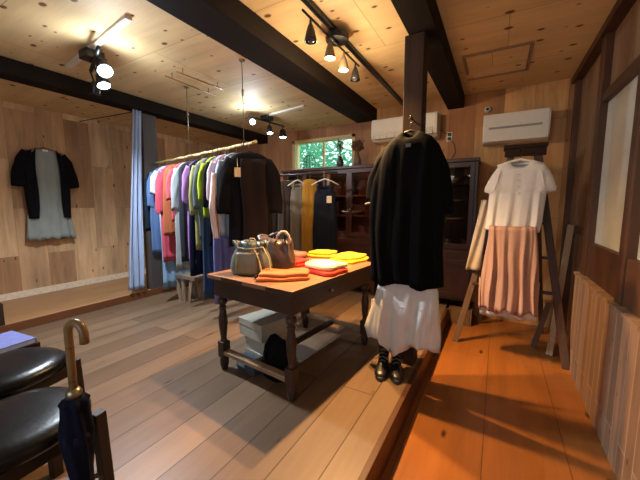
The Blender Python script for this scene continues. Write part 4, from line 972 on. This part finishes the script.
# ------------------------------------------------------------------ black seats, umbrella and magazine at the lower left
def stool(cx, cy, r, rot, label, rx=1.0):
    t = thing('stool', label, 'stool', (cx, cy, 0), rot, 'black leather stools')
    n = 44; prof = [(.90, .405), (1.0, .412), (1.035, .428), (1.03, .446), (.96, .462), (.75, .472), (.4, .475), (.05, .475)]
    rings = [[Vector((r*rx*k*math.copysign(abs(math.cos(a))**.85, math.cos(a)), r*k*math.copysign(abs(math.sin(a))**.85, math.sin(a)), z)) for a in [2*PI*q/n for q in range(n)]] for k, z in prof]
    MB().loft(rings, True, True).build('seat', plain('black_leatherette', (12, 12, 14), .30, noise=.15, scale=60, bump=.15, spec=.3), t, smooth=True)
    dw = wood('stool_dark_wood', (32, 20, 16), (27, 17, 14), 'Z', 'X', 4, .5, .001, (20, 12, 8), .5, .25)
    f = MB(); hx_, hy_ = r*rx*.80, r*.80
    for a, b in (((-hx_, -hy_), (hx_, -hy_)), ((-hx_, hy_), (hx_, hy_)), ((-hx_, -hy_), (-hx_, hy_)), ((hx_, -hy_), (hx_, hy_))):
        f.bar((a[0], a[1], .375), (b[0], b[1], .375), .025, .055)
    f.build('frame', dw, t, bevel=.003)
    for sx in (-1, 1):
        for sy in (-1, 1):
            MB().bar((sx*(hx_+.012), sy*(hy_+.012), .425), (sx*(hx_+.022), sy*(hy_+.022), 0), .042, .042, (1, 0, 0)).build('leg', dw, t, bevel=.004)
    MB().bar((-hx_-.03, -hy_-.03, .16), (hx_+.03, hy_+.03, .16), .022, .022).build('cross_stretcher', plain('stretcher_brown', (84, 52, 34), .5), t)
    return t
stool(-1.51, .37, .212, math.radians(6), 'black leather stool with dark wooden legs nearest the viewer beside the umbrella')
stool(-2.06, .50, .215, math.radians(16), 'black leather stool standing behind the nearest black stool')
ux0 = Vector((-1.235, .455, .03)); ut = ony(68, 398, .455)
utop = Vector((-1.215, .448, .66))
um = thing('umbrella', 'folded dark navy umbrella with a bamboo crook handle leaning on the nearest black stool', 'umbrella', (ux0.x, ux0.y, 0))
d = (utop-Vector((ux0.x, ux0.y, 0))).normalized()
base = Vector((ux0.x, ux0.y, 0))
prof = [(.006, 0), (.006, .05), (.012, .06), (.030, .11), (.036, .20), (.031, .30), (.040, .40), (.046, .48), (.036, .57), (.040, .585), (.03, .60), (.012, .605)]
rings = []
e = d.orthogonal().normalized(); g = d.cross(e)
for r, h in prof:
    rings.append([base+d*h+(e*math.cos(a)+g*math.sin(a))*r*(1+.16*math.sin(a*7+h*16)*(r > .02)) for a in [2*PI*k/42 for k in range(42)]])
MB().loft(rings, True, True).build('canopy', cloth('fabric_navy_umbrella', (20, 22, 38)), um, True, smooth=True)
MB().lathe([(.043, .44), (.044, .46), (.043, .475)], base, 24, d).build('strap', cloth('fabric_navy_strap', (30, 32, 50)), um, True, smooth=True)
MB().lathe([(.022, .602), (.024, .62), (.015, .635)], base, 18, d).build('collar', M['brass'], um, True, smooth=True)
hp = [base+d*.63, base+d*.73, base+d*.835]
rgt = Vector((RT.x*.8+.25, RT.y*.8-.2, 0)).normalized(); cc = base+d*.835+rgt*.036
hp += [cc+(-rgt*math.cos(t)+Vector((0, 0, 1))*math.sin(t))*.036 for t in [PI*k/10 for k in range(1, 11)]]+[cc+rgt*.036+Vector((0, 0, -.03))]
MB().tube(hp, [.0125, .0125, .0128]+[.0130+.0005*(k % 3 == 0) for k in range(10)]+[.0135], 12).build('handle', wood('bamboo_handle', (128, 102, 66), (116, 90, 56), 'Z', 'X', .12, .5, .004, (100, 74, 44), .35, .25), um, True, smooth=True)
q2 = onz(15, 350, .47)
t = thing('side_table', 'low dark side table at the left edge behind the black stools', 'side table', (q2.x-.165, q2.y+.0, 0), .12)
MB().box(-.15, -.105, .43, .14, .105, .46).build('tabletop', M['post'], t, bevel=.004)
for sx in (-1, 1):
    for sy in (-1, 1): MB().bar((sx*.11, sy*.075, 0), (sx*.11, sy*.075, .43), .035, .035).build('leg', M['post'], t)
t = thing('book', 'pale blue and lilac book lying on the low side table at the left edge', 'book', (q2.x-.16, q2.y+.0, .461), .12)
MB().box(-.13, -.09, .0, .13, .09, .004).box(-.13, -.09, .026, .13, .09, .030).box(-.13, .086, .004, .13, .09, .026).build('cover', plain('lilac_cover', (120, 128, 190), .4), t)
MB().box(-.127, -.088, .004, .127, .086, .026).build('pages', plain('blue_white_pages', (196, 206, 226), .7), t)
